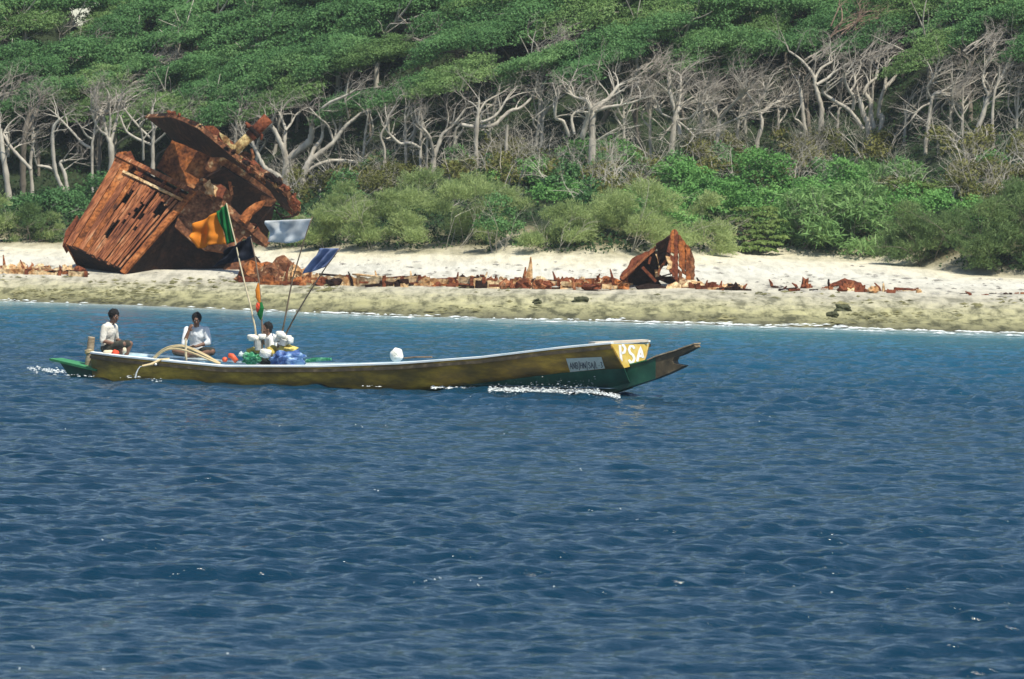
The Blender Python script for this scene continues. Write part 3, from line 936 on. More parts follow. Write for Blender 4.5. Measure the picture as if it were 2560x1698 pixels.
limbs_tree('grey twiggy tree leaning right with a bare spiky top right of the star shaped tree', [
    [(1792, 352, 5), (1798, 310, 5), (1790, 280, 4.5), (1782, 250, 3.5)],
    [(1796, 300, 4), (1830, 262, 3.6), (1860, 230, 3)],
    [(1793, 290, 3.5), (1770, 262, 3), (1762, 230, 2.4)],
    [(1796, 318, 3), (1835, 300, 2.6), (1870, 285, 2)]], 10, -1.6, twig=3)
limbs_tree('grey leaning tree with thick twig mass left of the straight bright trunks', [
    [(1893, 352, 5.5), (1905, 310, 5), (1897, 270, 4.5), (1912, 230, 4)],
    [(1900, 285, 4), (1930, 262, 3), (1960, 250, 2.4)],
    [(1898, 270, 3), (1872, 240, 2.4), (1850, 205, 2)]], 11, -1.4, twig=3)
limbs_tree('tall bare tree with a high forked crown, third from the right among the bright trunks', [
    [(2049, 352, 7), (2052, 314, 7), (2054, 274, 6.5), (2046, 242, 6), (2038, 212, 5), (2033, 188, 4.4), (2004, 151, 3), (1972, 128, 2.4)],
    [(2041, 212, 4.5), (2068, 197, 4), (2085, 180, 3)],
    [(2036, 200, 3.6), (2052, 172, 3.4), (2080, 155, 2.6)]], 12, -1.2)
limbs_tree('straight bright trunk without side limbs left of the tall forked tree', [
    [(2021, 360, 4.5), (2010, 309, 5), (2006, 269, 5), (2000, 221, 4)],
    [(2009, 316, 3), (1995, 302, 3), (1986, 298, 2.6)]], 13, -1.0, twig=.6)
limbs_tree('wide forked pale tree with four bright curving stems on the right', [
    [(2173, 350, 8.5), (2170, 310, 8), (2160, 290, 6.5), (2152, 260, 6), (2148, 243, 5)],
    [(2158, 322, 5), (2124, 277, 5), (2095, 258, 4.6), (2061, 235, 4.4), (2058, 222, 4)],
    [(2132, 274, 4.4), (2135, 247, 4.4), (2124, 229, 4), (2113, 205, 3.8), (2111, 183, 3)],
    [(2196, 344, 7), (2207, 290, 6), (2196, 292, 5.5), (2204, 242, 5), (2218, 215, 5), (2234, 197, 4.4), (2242, 172, 3.6), (2271, 151, 2.6)],
    [(2211, 226, 4), (2215, 191, 3.8), (2214, 168, 3)],
    [(2186, 322, 6), (2178, 288, 5.5), (2176, 254, 5.5), (2162, 231, 5), (2172, 210, 3.8), (2192, 194, 3.2), (2194, 175, 2.4)],
    [(2125, 229, 3), (2138, 208, 2.8), (2132, 178, 2.4)]], 14, -1.5, twig=1.3)
limbs_tree('bare tree with a rounded grey twig crown right of the wide forked tree', [
    [(2314, 362, 5), (2322, 301, 4.6), (2330, 247, 4.4), (2344, 231, 3.6), (2362, 232, 3)],
    [(2328, 258, 3), (2302, 270, 2.6), (2278, 300, 2)],
    [(2330, 250, 3), (2318, 220, 2.4), (2340, 190, 2)]], 15, -1.8, twig=3)
limbs_tree('smooth pale trunk leaning right near the right edge of the forest', [
    [(2432, 345, 6), (2453, 301, 6), (2467, 253, 5.5), (2476, 228, 5)],
    [(2475, 240, 4), (2500, 200, 3.4), (2522, 160, 2.6)],
    [(2472, 240, 3.6), (2458, 205, 3), (2462, 170, 2.4)]], 16, -1.4, twig=2)
limbs_tree('thin upright grey trunk just right of the smooth leaning trunk', [
    [(2484, 360, 4), (2481, 300, 3.8), (2484, 250, 3.4), (2490, 215, 2.6)]], 17, -1.0)
limbs_tree('bare white trunk leaning left in front of the dark hollow at the far left', [
    [(190, 560, 6), (173, 503, 5.5), (162, 437, 5), (150, 408, 4), (163, 402, 3)],
    [(175, 506, 5.5), (150, 460, 5), (138, 426, 5), (132, 374, 5), (133, 322, 4.4), (147, 301, 3.6)],
    [(136, 428, 4), (118, 418, 3.8), (92, 415, 3.4)]], 18, -3.5, twig=.8)
limbs_tree('thick pale trunk at the very left edge of the forest', [
    [(24, 512, 8), (15, 437, 7.5), (6, 380, 7), (0, 322, 5.5)],
    [(78, 424, 4.5), (50, 394, 4.5), (27, 368, 4), (8, 336, 3.4)]], 19, -2.4)
limbs_tree('vine grown upright trunk third from the left edge', [
    [(57, 472, 8), (57, 408, 8), (61, 337, 7), (72, 290, 5)],
    [(66, 330, 4), (90, 285, 3), (100, 250, 2.2)]], 20, -1.4, twig=2, mat='bark_dark')
limbs_tree('slender wavy trunk between the vine grown trunk and the white leaning trunk', [
    [(80, 466, 4.6), (76, 408, 4.6), (83, 351, 4.2), (78, 300, 3.2)]], 21, -1.2, twig=1.6)
limbs_tree('slim trunk with a long straight limb climbing to the left', [
    [(231, 474, 4), (230, 368, 3.8), (234, 342, 3), (240, 300, 2.4)],
    [(230, 371, 3.8), (208, 360, 3.8), (179, 328, 3), (139, 286, 2.4)],
    [(233, 350, 3), (215, 338, 2.6), (204, 320, 2)]], 22, -1.6)
limbs_tree('stout pale tree with a dense fan of bare branches left of the wreck', [
    [(279, 436, 8.5), (277, 365, 7.5), (267, 337, 5), (258, 294, 4), (240, 262, 3)],
    [(276, 360, 4.6), (286, 320, 4), (296, 280, 3), (302, 240, 2.4)],
    [(268, 340, 3.4), (246, 322, 3), (232, 290, 2.4), (228, 270, 2)],
    [(272, 345, 3.4), (276, 300, 3), (270, 262, 2.4)]], 23, -1.6, twig=2.4)
limbs_tree('straight thin trunk just left of the stout pale tree', [
    [(244, 466, 4.6), (249, 400, 4.6), (250, 345, 4.2), (252, 300, 3)]], 24, -1.0, twig=1.5, mat='bark_dark')
limbs_tree('pale tree with wide spread arms rising behind the lower wreck block', [
    [(382, 410, 5), (382, 362, 4.6), (384, 320, 4.2), (378, 300, 3)],
    [(382, 363, 3.2), (345, 348, 3.4), (316, 328, 2.8), (301, 292, 2.2)],
    [(384, 352, 3), (347, 317, 2.8), (310, 272, 2.2)],
    [(387, 357, 3), (411, 336, 2.6), (430, 318, 2)],
    [(358, 400, 3), (357, 350, 3), (350, 320, 2.4)]], 25, -1.3)
for k, (px, tl) in enumerate([(455, 1.5), (520, 2), (585, 2), (640, 2), (905, 1), (1015, 2), (1130, 1.2), (1230, 1.2), (1350, 1.4), (1560, 1.8), (1625, 2), (1745, 2), (1840, 2.4), (1945, 2), (2090, 1), (2260, 1.4), (2370, 2), (2405, 1.6), (2540, 2)]):
    rg = random.Random(900 + k)
    row = float(np.interp(px, CPX, [450, 470, 460, 450, 420, 385, 372, 362, 362, 362, 362]))
    tp = row - rg.uniform(95, 150)
    xo = rg.uniform(-14, 18)
    limbs_tree('slender bare grey tree in the second row of the forest edge', [
        [(px, row, 4), (px + xo * .3, row - 45, 3.8), (px + xo * .5, row - 85, 3.2), (px + xo, tp, 2.4)],
        [(px + xo * .4, row - 60, 2.6), (px + xo * .4 + rg.choice((-1, 1)) * 22, row - 95, 2.2), (px + xo + rg.uniform(-30, 40), tp - 8, 1.8)]],
        50 + k, 0.3 + rg.uniform(-.4, .6), twig=tl, group='slender bare grey trees of the second row')

# ------------------------------------------------------------------ shrubs behind the beach
def ground_hit(px, py):
    d = ray(px, py)
    lo = None
    for y in np.arange(150, 262, 0.25):
        p = CAM + d * (y / d.y)
        if p.z <= gz(p.x, p.y):
            return p
    return at(px, py, 215)

KIND = {
    'grey': dict(mat='leaf_grey', per=4200, ll=0.17, lw=0.022, mode='feather', up=0.4, fill=0.25),
    'darkf': dict(mat='leaf_darkf', per=4200, ll=0.15, lw=0.026, mode='feather', up=0.4, fill=0.35),
    'broad': dict(mat='leaf_bright', per=2100, ll=0.11, lw=0.068, mode='broad', up=0.5, fill=0.5),
    'green': dict(mat='leaf_a', per=2100, ll=0.105, lw=0.064, mode='broad', up=0.45, fill=0.5),
    'strap': dict(mat='leaf_strap', per=700, ll=0.42, lw=0.055, mode='strap', up=0.4, fill=0.4),
    'olive': dict(mat='leaf_olive', per=1000, ll=0.11, lw=0.055, mode='broad', up=0.4, fill=0.4),
    'yellow': dict(mat='leaf_yellow', per=900, ll=0.17, lw=0.10, mode='broad', up=0.6, fill=0.5),
}
def bush_mesh(rg, W, D, H, kind, csize=0.42, n=None, under=0.0):
    K = KIND[kind]
    cl = []
    n = n or int(7 + W * H * 2.2)
    for i in range(n):
        an = rg.uniform(0, 6.283); rr = rg.random() ** 0.5
        x = math.cos(an) * rr; y = math.sin(an) * rr
        top = math.sqrt(max(0.05, 1 - rr * rr))
        z = rg.uniform(0.25 + under, 1.0) ** 0.7 * top
        s = rg.uniform(0.75, 1.3) * csize
        cl.append(((x * (W - s * .7), y * max(0.2, D - s * .7), max(s * 0.35, z * H - s * .35)), (s, s * .9, s * (0.75 if kind != 'yellow' else 0.4))))
    return leaf_cloud(rg, cl, K['per'], K['ll'], K['lw'], K['mode'], K['up'], K['fill'])

def shrub(px, py, wpx, hpx, kind, label, seed, Y=None, stems=True, csize=None, D=None, group=None, under=0.0, n=None, deadtop=False):
    rg = random.Random(seed)
    if Y is None:
        p = ground_hit(px, py)
    else:
        p = at(px, py, Y); p.z = gz(p.x, p.y) if abs(p.z - gz(p.x, p.y)) < 1.5 else p.z
    k = p.y / FPX
    W, H = wpx * k / 2, hpx * k
    z0 = gz(p.x, p.y)
    topz = at(px, py - hpx, p.y).z
    H = topz - z0
    D_ = D or min(W * 0.8, 2.4)
    V, F = bush_mesh(rg, W, D_, H, kind, csize or max(0.28, min(0.6, W * 0.32)), n=n, under=under)
    e = empty('beach_shrub', (p.x, p.y + D_ * 0.75, z0), label, 'shrub', group)
    link_mesh('foliage', np_mesh('foliage', V, F, M[KIND[kind]['mat']]), e)
    if stems:
        segs, tw = [], []
        for i in range(5):
            a = rg.uniform(0, 6.28); r = rg.uniform(.1, .5) * W
            grow(rg, (math.cos(a) * r * .6, math.sin(a) * r * .4 - D_ * .2, -0.1), (math.cos(a) * .6 + .15, math.sin(a) * .5, 1), H * rg.uniform(0.4, 0.6), rg.uniform(0.012, 0.024), 3, segs, tw, WIND * 0.5, 0.4)
        link_mesh('stems', tubes_mesh('stems', segs + tw, M['bark'] if kind != 'darkf' else M['bark_dark']), e)
    return e

shrub(60, 612, 190, 105, 'darkf', 'dull green shrub at the far left edge behind the sand', 1)
shrub(-30, 608, 160, 140, 'grey', 'grey green shrub cut by the left edge of the photo', 2)
shrub(130, 610, 120, 80, 'grey', 'low grey shrub with dry twigs left of the tilted wreck', 3)
shrub(110, 560, 230, 100, 'green', 'mid green bush under the white leaning trunk', 4, Y=213)
shrub(235, 560, 190, 130, 'green', 'fresh green bush directly left of the lower wreck block', 5, Y=214)
shrub(30, 560, 150, 85, 'green', 'green bush at the foot of the far left trunk', 6, Y=215)
shrub(620, 612, 170, 110, 'broad', 'light green bush seen under the broken wreck roof', 7, Y=208)
shrub(720, 622, 150, 90, 'grey', 'low grey green shrub behind the white flag', 8)
shrub(830, 628, 200, 140, 'grey', 'pale feathery shrub right of the white flag', 9)
shrub(950, 628, 200, 155, 'grey', 'tall pale feathery shrub left of the big feathery clump', 10)
shrub(1120, 632, 330, 225, 'grey', 'biggest feathery grey green shrub in the middle of the beach edge', 11)
shrub(1250, 640, 160, 170, 'green', 'darker green shrub between the two big feathery clumps', 12)
shrub(1560, 640, 390, 210, 'grey', 'broad feathery shrub directly behind the pointed wreck fragment', 13)
shrub(1390, 640, 220, 150, 'grey', 'feathery shrub with dry twigs behind the sand hummock', 14)
shrub(1765, 640, 190, 160, 'grey', 'soft feathery shrub right of the pointed wreck fragment', 15)
shrub(1340, 520, 330, 110, 'broad', 'bright leafy bush above the feathery clumps in the middle', 16, Y=207)
shrub(1500, 480, 240, 135, 'broad', 'leafy mound with wind bent dead sticks in its face', 17, Y=209)
shrub(980, 470, 200, 90, 'olive', 'dull olive bush at the foot of the middle trunks', 18, Y=210)
shrub(880, 500, 180, 80, 'green', 'small green bush under the dark hollow', 19, Y=212)
shrub(950, 400, 140, 40, 'green', 'round green bush deep between the thin trunks', 20, Y=214)
shrub(1700, 520, 260, 110, 'broad', 'light green bush behind the soft feathery shrub', 21, Y=205)
shrub(1900, 470, 330, 100, 'broad', 'brightest green rounded mound on the right half', 22, Y=207)
shrub(2080, 500, 240, 130, 'broad', 'bright green bush with a patch of grey dead twigs', 23, Y=206)
def tiered_plant():
    rg = random.Random(24)
    g_ = ground_hit(1895, 634); k = g_.y / FPX
    cl = []
    for lv in range(8):
        z = (.10 + lv * .135) * 105 * k
        hw = 80 * k * (1 - .09 * abs(lv - 3))
        for i in range(5):
            cl.append(((rg.uniform(-hw, hw), -.7 + lv * .17 + rg.uniform(-.1, .1), z + rg.uniform(-.04, .04)), (rg.uniform(.22, .36), .22, .085)))
    V, F = leaf_cloud(rg, cl, 2600, .13, .09, 'broad', .6, .3, .6)
    e = empty('beach_shrub', g_, 'pale plant with leaves in flat horizontal tiers', 'shrub')
    link_mesh('foliage', np_mesh('foliage', V, F, M['leaf_yellow']), e)
    segs, tw = [], []
    for i in range(6):
        grow(rg, (rg.uniform(-.5, .5), 0.1, -.1), (rg.uniform(-.4, .4), 0, 1), .9, .03, 2, segs, tw, WIND * .1, .3)
    link_mesh('stems', tubes_mesh('stems', segs + tw, M['bark_dark']), e)
tiered_plant()
shrub(2000, 560, 220, 120, 'strap', 'strap leaved bush above the tiered plant', 25, Y=202)
shrub(2040, 628, 190, 150, 'strap', 'tall strap leaved bush right of the tiered plant', 26)
shrub(2150, 632, 250, 170, 'strap', 'strap leaved shrub over a dark hollow with bare stems', 27, under=0.42)
shrub(2250, 560, 260, 130, 'broad', 'green bush behind the dark hollow shrub', 28, Y=203)
shrub(2330, 664, 270, 195, 'darkf', 'dark feathery shrub standing forward on the sand at right', 29)
shrub(2520, 688, 260, 250, 'darkf', 'largest dark feathery shrub at the right edge', 30)
shrub(2440, 672, 180, 150, 'darkf', 'dark feathery shrub between its two larger neighbours at right', 31)
shrub(2400, 530, 280, 90, 'yellow', 'yellow green leafy bush above the dark feathery shrubs', 32, Y=204)
shrub(2530, 500, 200, 90, 'broad', 'bright green bush high at the right edge', 33, Y=206)
shrub(2230, 480, 280, 90, 'strap', 'blue green strap leaved bush in front of the olive scrub', 34, Y=208)
for k, (px, py, w, h, Y, kd, lb) in enumerate(((1620, 575, 300, 120, 200, 'broad', 'light green leafy shrub filling the gap behind the broad feathery shrub'), (1780, 530, 260, 120, 203, 'broad', 'rounded green shrub left of the brightest mound'), (1440, 560, 280, 100, 203, 'broad', 'low leafy shrub under the leafy mound in mid beach'), (1260, 560, 200, 120, 203, 'grey', 'pale feathery shrub behind the biggest feathery clump'), (2120, 560, 280, 120, 201, 'strap', 'strap leaved bush behind the dark hollow shrub'), (1980, 520, 240, 90, 204, 'broad', 'light green bush under the brightest mound'), (2380, 580, 260, 110, 199, 'broad', 'bright leafy bush between the dark feathery shrubs and the scrub'), (2290, 520, 240, 80, 205, 'yellow', 'pale yellow green bush left of the larger yellow green one'), (1070, 560, 260, 130, 204, 'grey', 'tall grey green shrub behind the biggest feathery clump on its left'), (860, 560, 200, 110, 206, 'grey', 'grey green shrub above the pale feathery shrub right of the white flag'), (700, 560, 160, 100, 207, 'green', 'leafy green shrub at the foot of the big pale trunk'), (1560, 440, 260, 70, 210, 'olive', 'olive bush below the sprawling bare tree'), (2560, 560, 180, 120, 200, 'darkf', 'dull green shrub above the largest dark shrub at the right edge'))):
    shrub(px, py, w, h, kd, lb, 140 + k, Y=Y, stems=kd == 'grey')
shrub(-180, 606, 240, 150, 'darkf', 'dull green shrub beyond the left edge', 301)
shrub(-340, 606, 240, 160, 'broad', 'light green shrub beyond the left edge', 302)
shrub(2640, 690, 200, 230, 'darkf', 'dark shrub mostly beyond the right edge', 35)

# olive scrub in front of the right hand trunks
SCRUB = []
for k in range(5):
    rg = random.Random(600 + k)
    V, F = bush_mesh(rg, 0.75, 0.6, 0.85, 'olive' if k != 3 else 'green', 0.3)
    segs, tw = [], []
    for i in range(4):
        grow(rg, (rg.uniform(-.5, .5), rg.uniform(-.4, .2), -0.1), (rg.uniform(-.3, .4), rg.uniform(-.2, .2), 1), rg.uniform(.6, 1.0), rg.uniform(.014, .026), 3, segs, tw, WIND * .3, 0.35)
    SCRUB.append((np_mesh('foliage', V, F, M[KIND['olive' if k != 3 else 'green']['mat']]), tubes_mesh('stems', segs + tw, M['bark'])))
rg = random.Random(77)
for k in range(120):
    px = rg.uniform(1380, 2680) if k < 72 else rg.uniform(560, 1450)
    t = (px - 1280) / FPX
    fr = rg.uniform(0.42, 1.02) if px > 1380 else rg.uniform(0.75, 1.05)
    Y = float(np.interp(t, T_, YB)) * (1 - fr) + float(np.interp(t, T_, YT)) * fr
    x = t * Y
    pk = rg.choice((0, 1, 2, 4, 0, 1, 2, 3)); pr = SCRUB[pk]
    sc_ = 'middle' if px < 1450 else ('right half' if px < 2050 else 'far right')
    hu_ = 'leafy green' if pk == 3 else 'olive green'
    place('scrub_bush', [('foliage', pr[0], (0, 0, 0)), ('stems', pr[1], (0, 0, 0))], (x, Y, gz(x, Y)), rg.uniform(0, 6.28), rg.uniform(0.9, 1.45),
          'small %s scrub bush with thin pale stems before the trunks at %s' % (hu_, sc_), 'shrub', '%s scrub bushes at %s' % (hu_, sc_))

# creeping undergrowth that nobody could count
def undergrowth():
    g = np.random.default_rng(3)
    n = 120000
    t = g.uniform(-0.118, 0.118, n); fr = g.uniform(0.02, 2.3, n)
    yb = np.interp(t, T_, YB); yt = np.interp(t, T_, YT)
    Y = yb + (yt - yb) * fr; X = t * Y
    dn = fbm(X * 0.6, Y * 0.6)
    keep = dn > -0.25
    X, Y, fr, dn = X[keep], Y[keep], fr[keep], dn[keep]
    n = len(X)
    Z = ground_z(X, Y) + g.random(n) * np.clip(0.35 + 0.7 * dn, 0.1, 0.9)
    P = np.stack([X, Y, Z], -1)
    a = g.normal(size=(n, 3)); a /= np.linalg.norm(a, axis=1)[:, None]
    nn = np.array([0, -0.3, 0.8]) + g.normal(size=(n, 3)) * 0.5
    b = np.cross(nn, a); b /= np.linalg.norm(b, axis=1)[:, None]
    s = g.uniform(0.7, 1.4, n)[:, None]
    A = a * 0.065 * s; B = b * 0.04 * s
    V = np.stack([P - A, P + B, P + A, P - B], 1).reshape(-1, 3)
    o = link_mesh('undergrowth', np_mesh('undergrowth', V, np.arange(len(V), dtype=np.int32).reshape(-1, 4), M['leaf_under_shade']))
    tag(o, 'low green undergrowth covering the slope behind the beach', 'undergrowth', kind='stuff')
undergrowth()

# ------------------------------------------------------------------ the tilted wreck
def jagged(poly, rg, amt, step=14):
    outp = []
    n = len(poly)
    for i in range(n):
        a = Vector((*poly[i], 0)); b = Vector((*poly[(i + 1) % n], 0))
        L = (b - a).length
        k = max(1, int(L / step))
        nrm = Vector((-(b - a).y, (b - a).x, 0)).normalized() if L > 0 else Vector()
        for j in range(k):
            q = a.lerp(b, j / k)
            if j: q += nrm * rg.gauss(0, amt)
            outp.append((q.x, q.y))
    return outp

def plate(name, poly, P, n, thick, mat, parent, jag=0.0, seed=0, step=14, origin=None):
    """a steel plate: outline on the plane (P, n), real thickness away from the viewer side"""
    rg = random.Random(seed)
    pl = jagged(poly, rg, jag, step) if jag else poly
    n = Vector(n).normalized()
    pts = [onplane(x, y, P, n) for x, y in pl]
    mb = MB()
    mb.prism(pts, -n * thick)
    return obj(name, mb, M[mat], parent, origin)

gb = ground_hit(313, 689)
YWK = gb.y
WK = empty('shipwreck', Vector((at(420, 690, YWK + 1).x, YWK + 1, gz(at(420, 690, YWK + 1).x, YWK + 1))), 'rust red ship superstructure lying tilted on the beach behind the flags', 'shipwreck')
U = Vector((.548, .35, .759)); A_ = Vector((.805, -.466, -.365)); B_ = U.cross(A_).normalized()
nA = -B_
P0w = at(313, 681, YWK)
cBL, cBR, cTR, cTL = [onplane(x, y, P0w, nA) for x, y in ((163, 613), (313, 681), (489, 482), (295, 388))]
def fa(s, v):
    return cBL.lerp(cBR, s).lerp(cTL.lerp(cTR, s), v)
rg = random.Random(31)
edges = [0, .10, .19, .27, .33] + [.33 + .67 * (i + rg.uniform(-.2, .2)) / 19 for i in range(1, 19)] + [0.97]
for i in range(len(edges) - 1):
    s0, s1 = edges[i], edges[i + 1]
    wide = i < 4
    off = nA * (rg.uniform(-.02, .03) if wide else rg.choice((-.07, 0, 0, .02, rg.uniform(-.05, .05))))
    v0, v1 = rg.uniform(0.0, .03), (0.93 if i < 2 else 0.865 - rg.uniform(0, .02))
    gap = 0.003 if wide else rg.choice((.001, .001, .003, .007))
    spans = [(v0, v1)]
    if not wide and rg.random() < .62:
        c = rg.uniform(.22, .75); w = rg.uniform(.02, .11)
        spans = [(v0, c - w), (c + w, v1)]
        if rg.random() < .3: spans.append((c - w * .2, c + w * .6))
    for (a, b) in spans:
        if b - a < .03: continue
        L = []; Rr = []
        k = 7
        for j in range(k + 1):
            v = a + (b - a) * j / k
            ji = 0 if wide else rg.gauss(0, .0035)
            L.append(fa(s0 + gap + ji, v) + off); Rr.append(fa(s1 - gap + (0 if wide else rg.gauss(0, .0035)), v) + off)
        mb = MB(); mb.prism(L + Rr[::-1], -nA * 0.05)
        obj('wall_strip', mb, M['rust_strip' if not wide else ('rust' if i % 2 else 'rust_strip')], WK)
DEP = 2.0
mb = MB(); mb.prism([fa(0, 0), fa(0, 1), fa(0, 1) + B_ * DEP, fa(0, 0) + B_ * DEP], A_ * 0.06); obj('side_wall', mb, M['rust'], WK)
mb = MB(); mb.prism([fa(.965, 0), fa(.965, 1), fa(.965, 1) + B_ * DEP, fa(.965, 0) + B_ * DEP], A_ * -0.06); obj('side_wall', mb, M['rust_dark_shade'], WK)
mb = MB(); mb.prism([fa(0, 0.01), fa(1, 0.01), fa(1, 0.01) + B_ * DEP, fa(0, 0.01) + B_ * DEP], U * 0.06); obj('bottom_plate', mb, M['rust_dark_shade'], WK)
mb = MB(); mb.prism([fa(0, 0) + B_ * DEP, fa(1, 0) + B_ * DEP, fa(1, 1) + B_ * DEP, fa(0, 1) + B_ * DEP], B_ * 0.06); obj('back_wall', mb, M['rust_dark_shade'], WK)
mb = MB(); mb.prism([fa(.02, .05) + B_ * .55, fa(.98, .05) + B_ * .55, fa(.98, 1.02) + B_ * .55, fa(.02, 1.02) + B_ * .55], B_ * 0.04); obj('slot_shade_bulkhead', mb, M['rust_dark_shade'], WK)  # near-black sheet put in as shade behind the window slot
# rails around the window slot
def edgebeam(name, p, q, w, h, mat, up):
    mb = MB()
    mb.beam(p, q, w, h, up)
    return obj(name, mb, M[mat], WK)
edgebeam('top_rail', fa(-.01, 1.0), fa(1.02, 1.0), .16, .12, 'rust_strip', nA)
edgebeam('window_sill', fa(.16, .875) + nA * .04, fa(.99, .875) + nA * .04, .09, .07, 'rust_pale', nA)
edgebeam('inner_rail', fa(.1, .97) + B_ * .5, fa(1, .97) + B_ * .5, .12, .1, 'rust', nA)
for s, w in ((.33, .14), (.62, .10), (.80, .12), (.985, .16)):
    edgebeam('window_post', fa(s, .86) + B_ * .1, fa(s, 1.0) + B_ * .1, w, .08, 'rust_red', nA)
edgebeam('corner_post', fa(.985, -.02) + nA * .03, fa(.985, 1.0) + nA * .03, .20, .12, 'rust', nA)
mb = MB(); mb.prism([fa(.0, .86), fa(.17, .885), fa(.19, .99), fa(.06, 1.07), fa(-.02, 1.02)], -nA * .2); obj('corner_plate', mb, M['rust'], WK)
mb = MB(); mb.prism([fa(.04, 1.04), fa(.10, 1.09), fa(.17, 1.05), fa(.2, 1.0), fa(.06, .98)], B_ * .5); obj('torn_plate', mb, M['rust_red'], WK)
mb = MB(); mb.prism([fa(-.02, 0.02), fa(-.03, .26), fa(-.07, .31), fa(-.10, .12), fa(-.03, -.02)], B_ * .5); obj('bracket_plate', mb, M['rust_red'], WK)
# lower flange beams right of the block
edgebeam('flange_beam', fa(1.02, .02) + B_ * 1.5 + A_ * .25, fa(1.02, .82) + B_ * 1.6 + A_ * .05, .26, .1, 'rust_dark_shade', A_)
edgebeam('flange_beam', fa(1.06, -.03) + B_ * 1.75 + A_ * .1, fa(1.05, .62) + B_ * 1.95 + A_ * .1, .14, .1, 'rust_red', A_)
mb = MB(); mb.prism([fa(1.0, 0.0) + B_ * .12, fa(1.0, 1.0) + B_ * .12, fa(1.0, .9) + B_ * 1.9, fa(1.03, -.02) + B_ * 1.8], A_ * -.05); obj('shadow_side_plate', mb, M['rust_dark_shade'], WK)

# middle deck plates with a normal facing the sea
nM = Vector((-.05, -.92, .38)).normalized()
PM = at(520, 520, YWK + 0.9)
plate('deck_plate', [(466, 505), (480, 478), (495, 458), (528, 478), (556, 508), (601, 547), (640, 578), (668, 600), (664, 616), (640, 606), (608, 594), (590, 622), (572, 634), (540, 628), (512, 624), (495, 614), (466, 592), (437, 566), (446, 540)], PM, nM, 0.14, 'rust_speck', WK, 1.6, 3)
plate('deck_edge_beam', [(488, 462), (500, 452), (560, 500), (612, 545), (676, 602), (666, 616), (600, 560), (548, 516)], at(560, 505, YWK + .75), nM, 0.1, 'rust_speck', WK, 1.2, 4)
plate('rusty_patch', [(470, 520), (505, 500), (540, 540), (520, 580), (480, 560)], at(500, 540, YWK + .82), nM, 0.05, 'rust_red', WK, 2.2, 5)
plate('rusty_patch', [(600, 552), (640, 560), (652, 590), (615, 600), (598, 580)], at(620, 575, YWK + .72), nM, 0.06, 'rust_red', WK, 2.0, 6)
plate('torn_plate', [(508, 462), (525, 448), (545, 470), (540, 492), (520, 485)], at(525, 470, YWK + .6), nM, 0.05, 'rust_pale', WK, 2, 8, 8)
plate('pipe_stub', [(536, 470), (552, 460), (566, 472), (556, 496), (540, 490)], at(550, 480, YWK + .55), nM, 0.18, 'rust_red', WK, 1, 9, 8)
plate('cabin_floor', [(498, 455), (560, 420), (690, 500), (668, 600)], at(560, 500, YWK + 2.4), Vector((.2, -.7, -.68)), 0.1, 'rust_dark_shade', WK, 0, 0)
# dark hollow below: near-black sheet put in as its shade, then hull plates
plate('hull_shade_bulkhead', [(320, 702), (400, 600), (450, 540), (600, 590), (620, 650), (640, 706)], at(480, 690, YWK + 1.2), Vector((-.1, -.97, -.2)), 0.1, 'rust_dark_shade', WK, 1.5, 10)
plate('hull_stringer', [(398, 692), (430, 660), (482, 600), (494, 610), (440, 672), (412, 696)], at(440, 650, YWK + 1.3), Vector((-.1, -.95, -.2)), 0.12, 'rust_dark_shade', WK, 1, 11)
plate('hull_side_plate', [(560, 668), (590, 645), (640, 640), (652, 655), (640, 700), (575, 698), (552, 684)], at(600, 690, YWK + .4), Vector((0, -.9, .43)), 0.15, 'rust_speck', WK, 2.0, 12)
plate('loose_plate', [(470, 695), (478, 684), (500, 690), (506, 685), (518, 697), (500, 702), (478, 702)], at(490, 700, YWK + .1), Vector((0, -.85, .5)), 0.1, 'rust', WK, 1, 13, 8)

# upper house and roof
U2 = Vector((.69, .33, .645)).normalized()
nW = Vector((-.42, -.86, .28)).normalized()
PU = at(533, 399, YWK + 0.9)
plate('house_wall', [(440, 335), (490, 355), (545, 380), (534, 420), (508, 458), (520, 482), (500, 490), (440, 452), (391, 420), (416, 372)], PU + Vector((0, 1.15, 0)), nW, 0.08, 'rust', WK, 0.8, 14)
nD = Vector((.42, -.86, -.28)).normalized()
plate('house_wall', [(530, 392), (560, 390), (680, 478), (694, 500), (678, 516), (652, 514), (654, 486), (642, 467), (614, 454), (584, 468), (570, 462), (562, 442), (546, 428), (524, 430), (514, 424)], PU + Vector((0, .5, 0)), nD, 0.08, 'rust_speck', WK, 1.6, 15, 9)
plate('house_wall', [(500, 452), (508, 446), (530, 458), (562, 466), (580, 482), (578, 516), (560, 512), (520, 478)], PU + Vector((0, .5, 0)), nD, 0.08, 'rust_speck', WK, 1.6, 16, 9)
plate('door_frame', [(566, 436), (574, 432), (584, 486), (578, 490)], PU + Vector((0, .42, 0)), nD, 0.06, 'rust_strip', WK, .6, 17, 9)
plate('pipe_bracket', [(600, 470), (606, 468), (612, 500), (605, 502)], PU + Vector((0, .8, 0)), nD, 0.06, 'rust_red', WK, .6, 18, 9)
plate('inner_shade_wall', [(533, 400), (690, 500), (640, 560), (500, 462)], PU + Vector((0, 2.2, 0)), nD, 0.06, 'rust_dark_shade', WK, 0, 18)  # near-black sheet put in as shade behind the wall openings
plate('lit_post', [(597, 546), (618, 520), (640, 506), (662, 500), (650, 518), (630, 534), (612, 558)], at(620, 530, YWK + .3), Vector((-.3, -.8, .5)), 0.1, 'rust', WK, 1.2, 19)
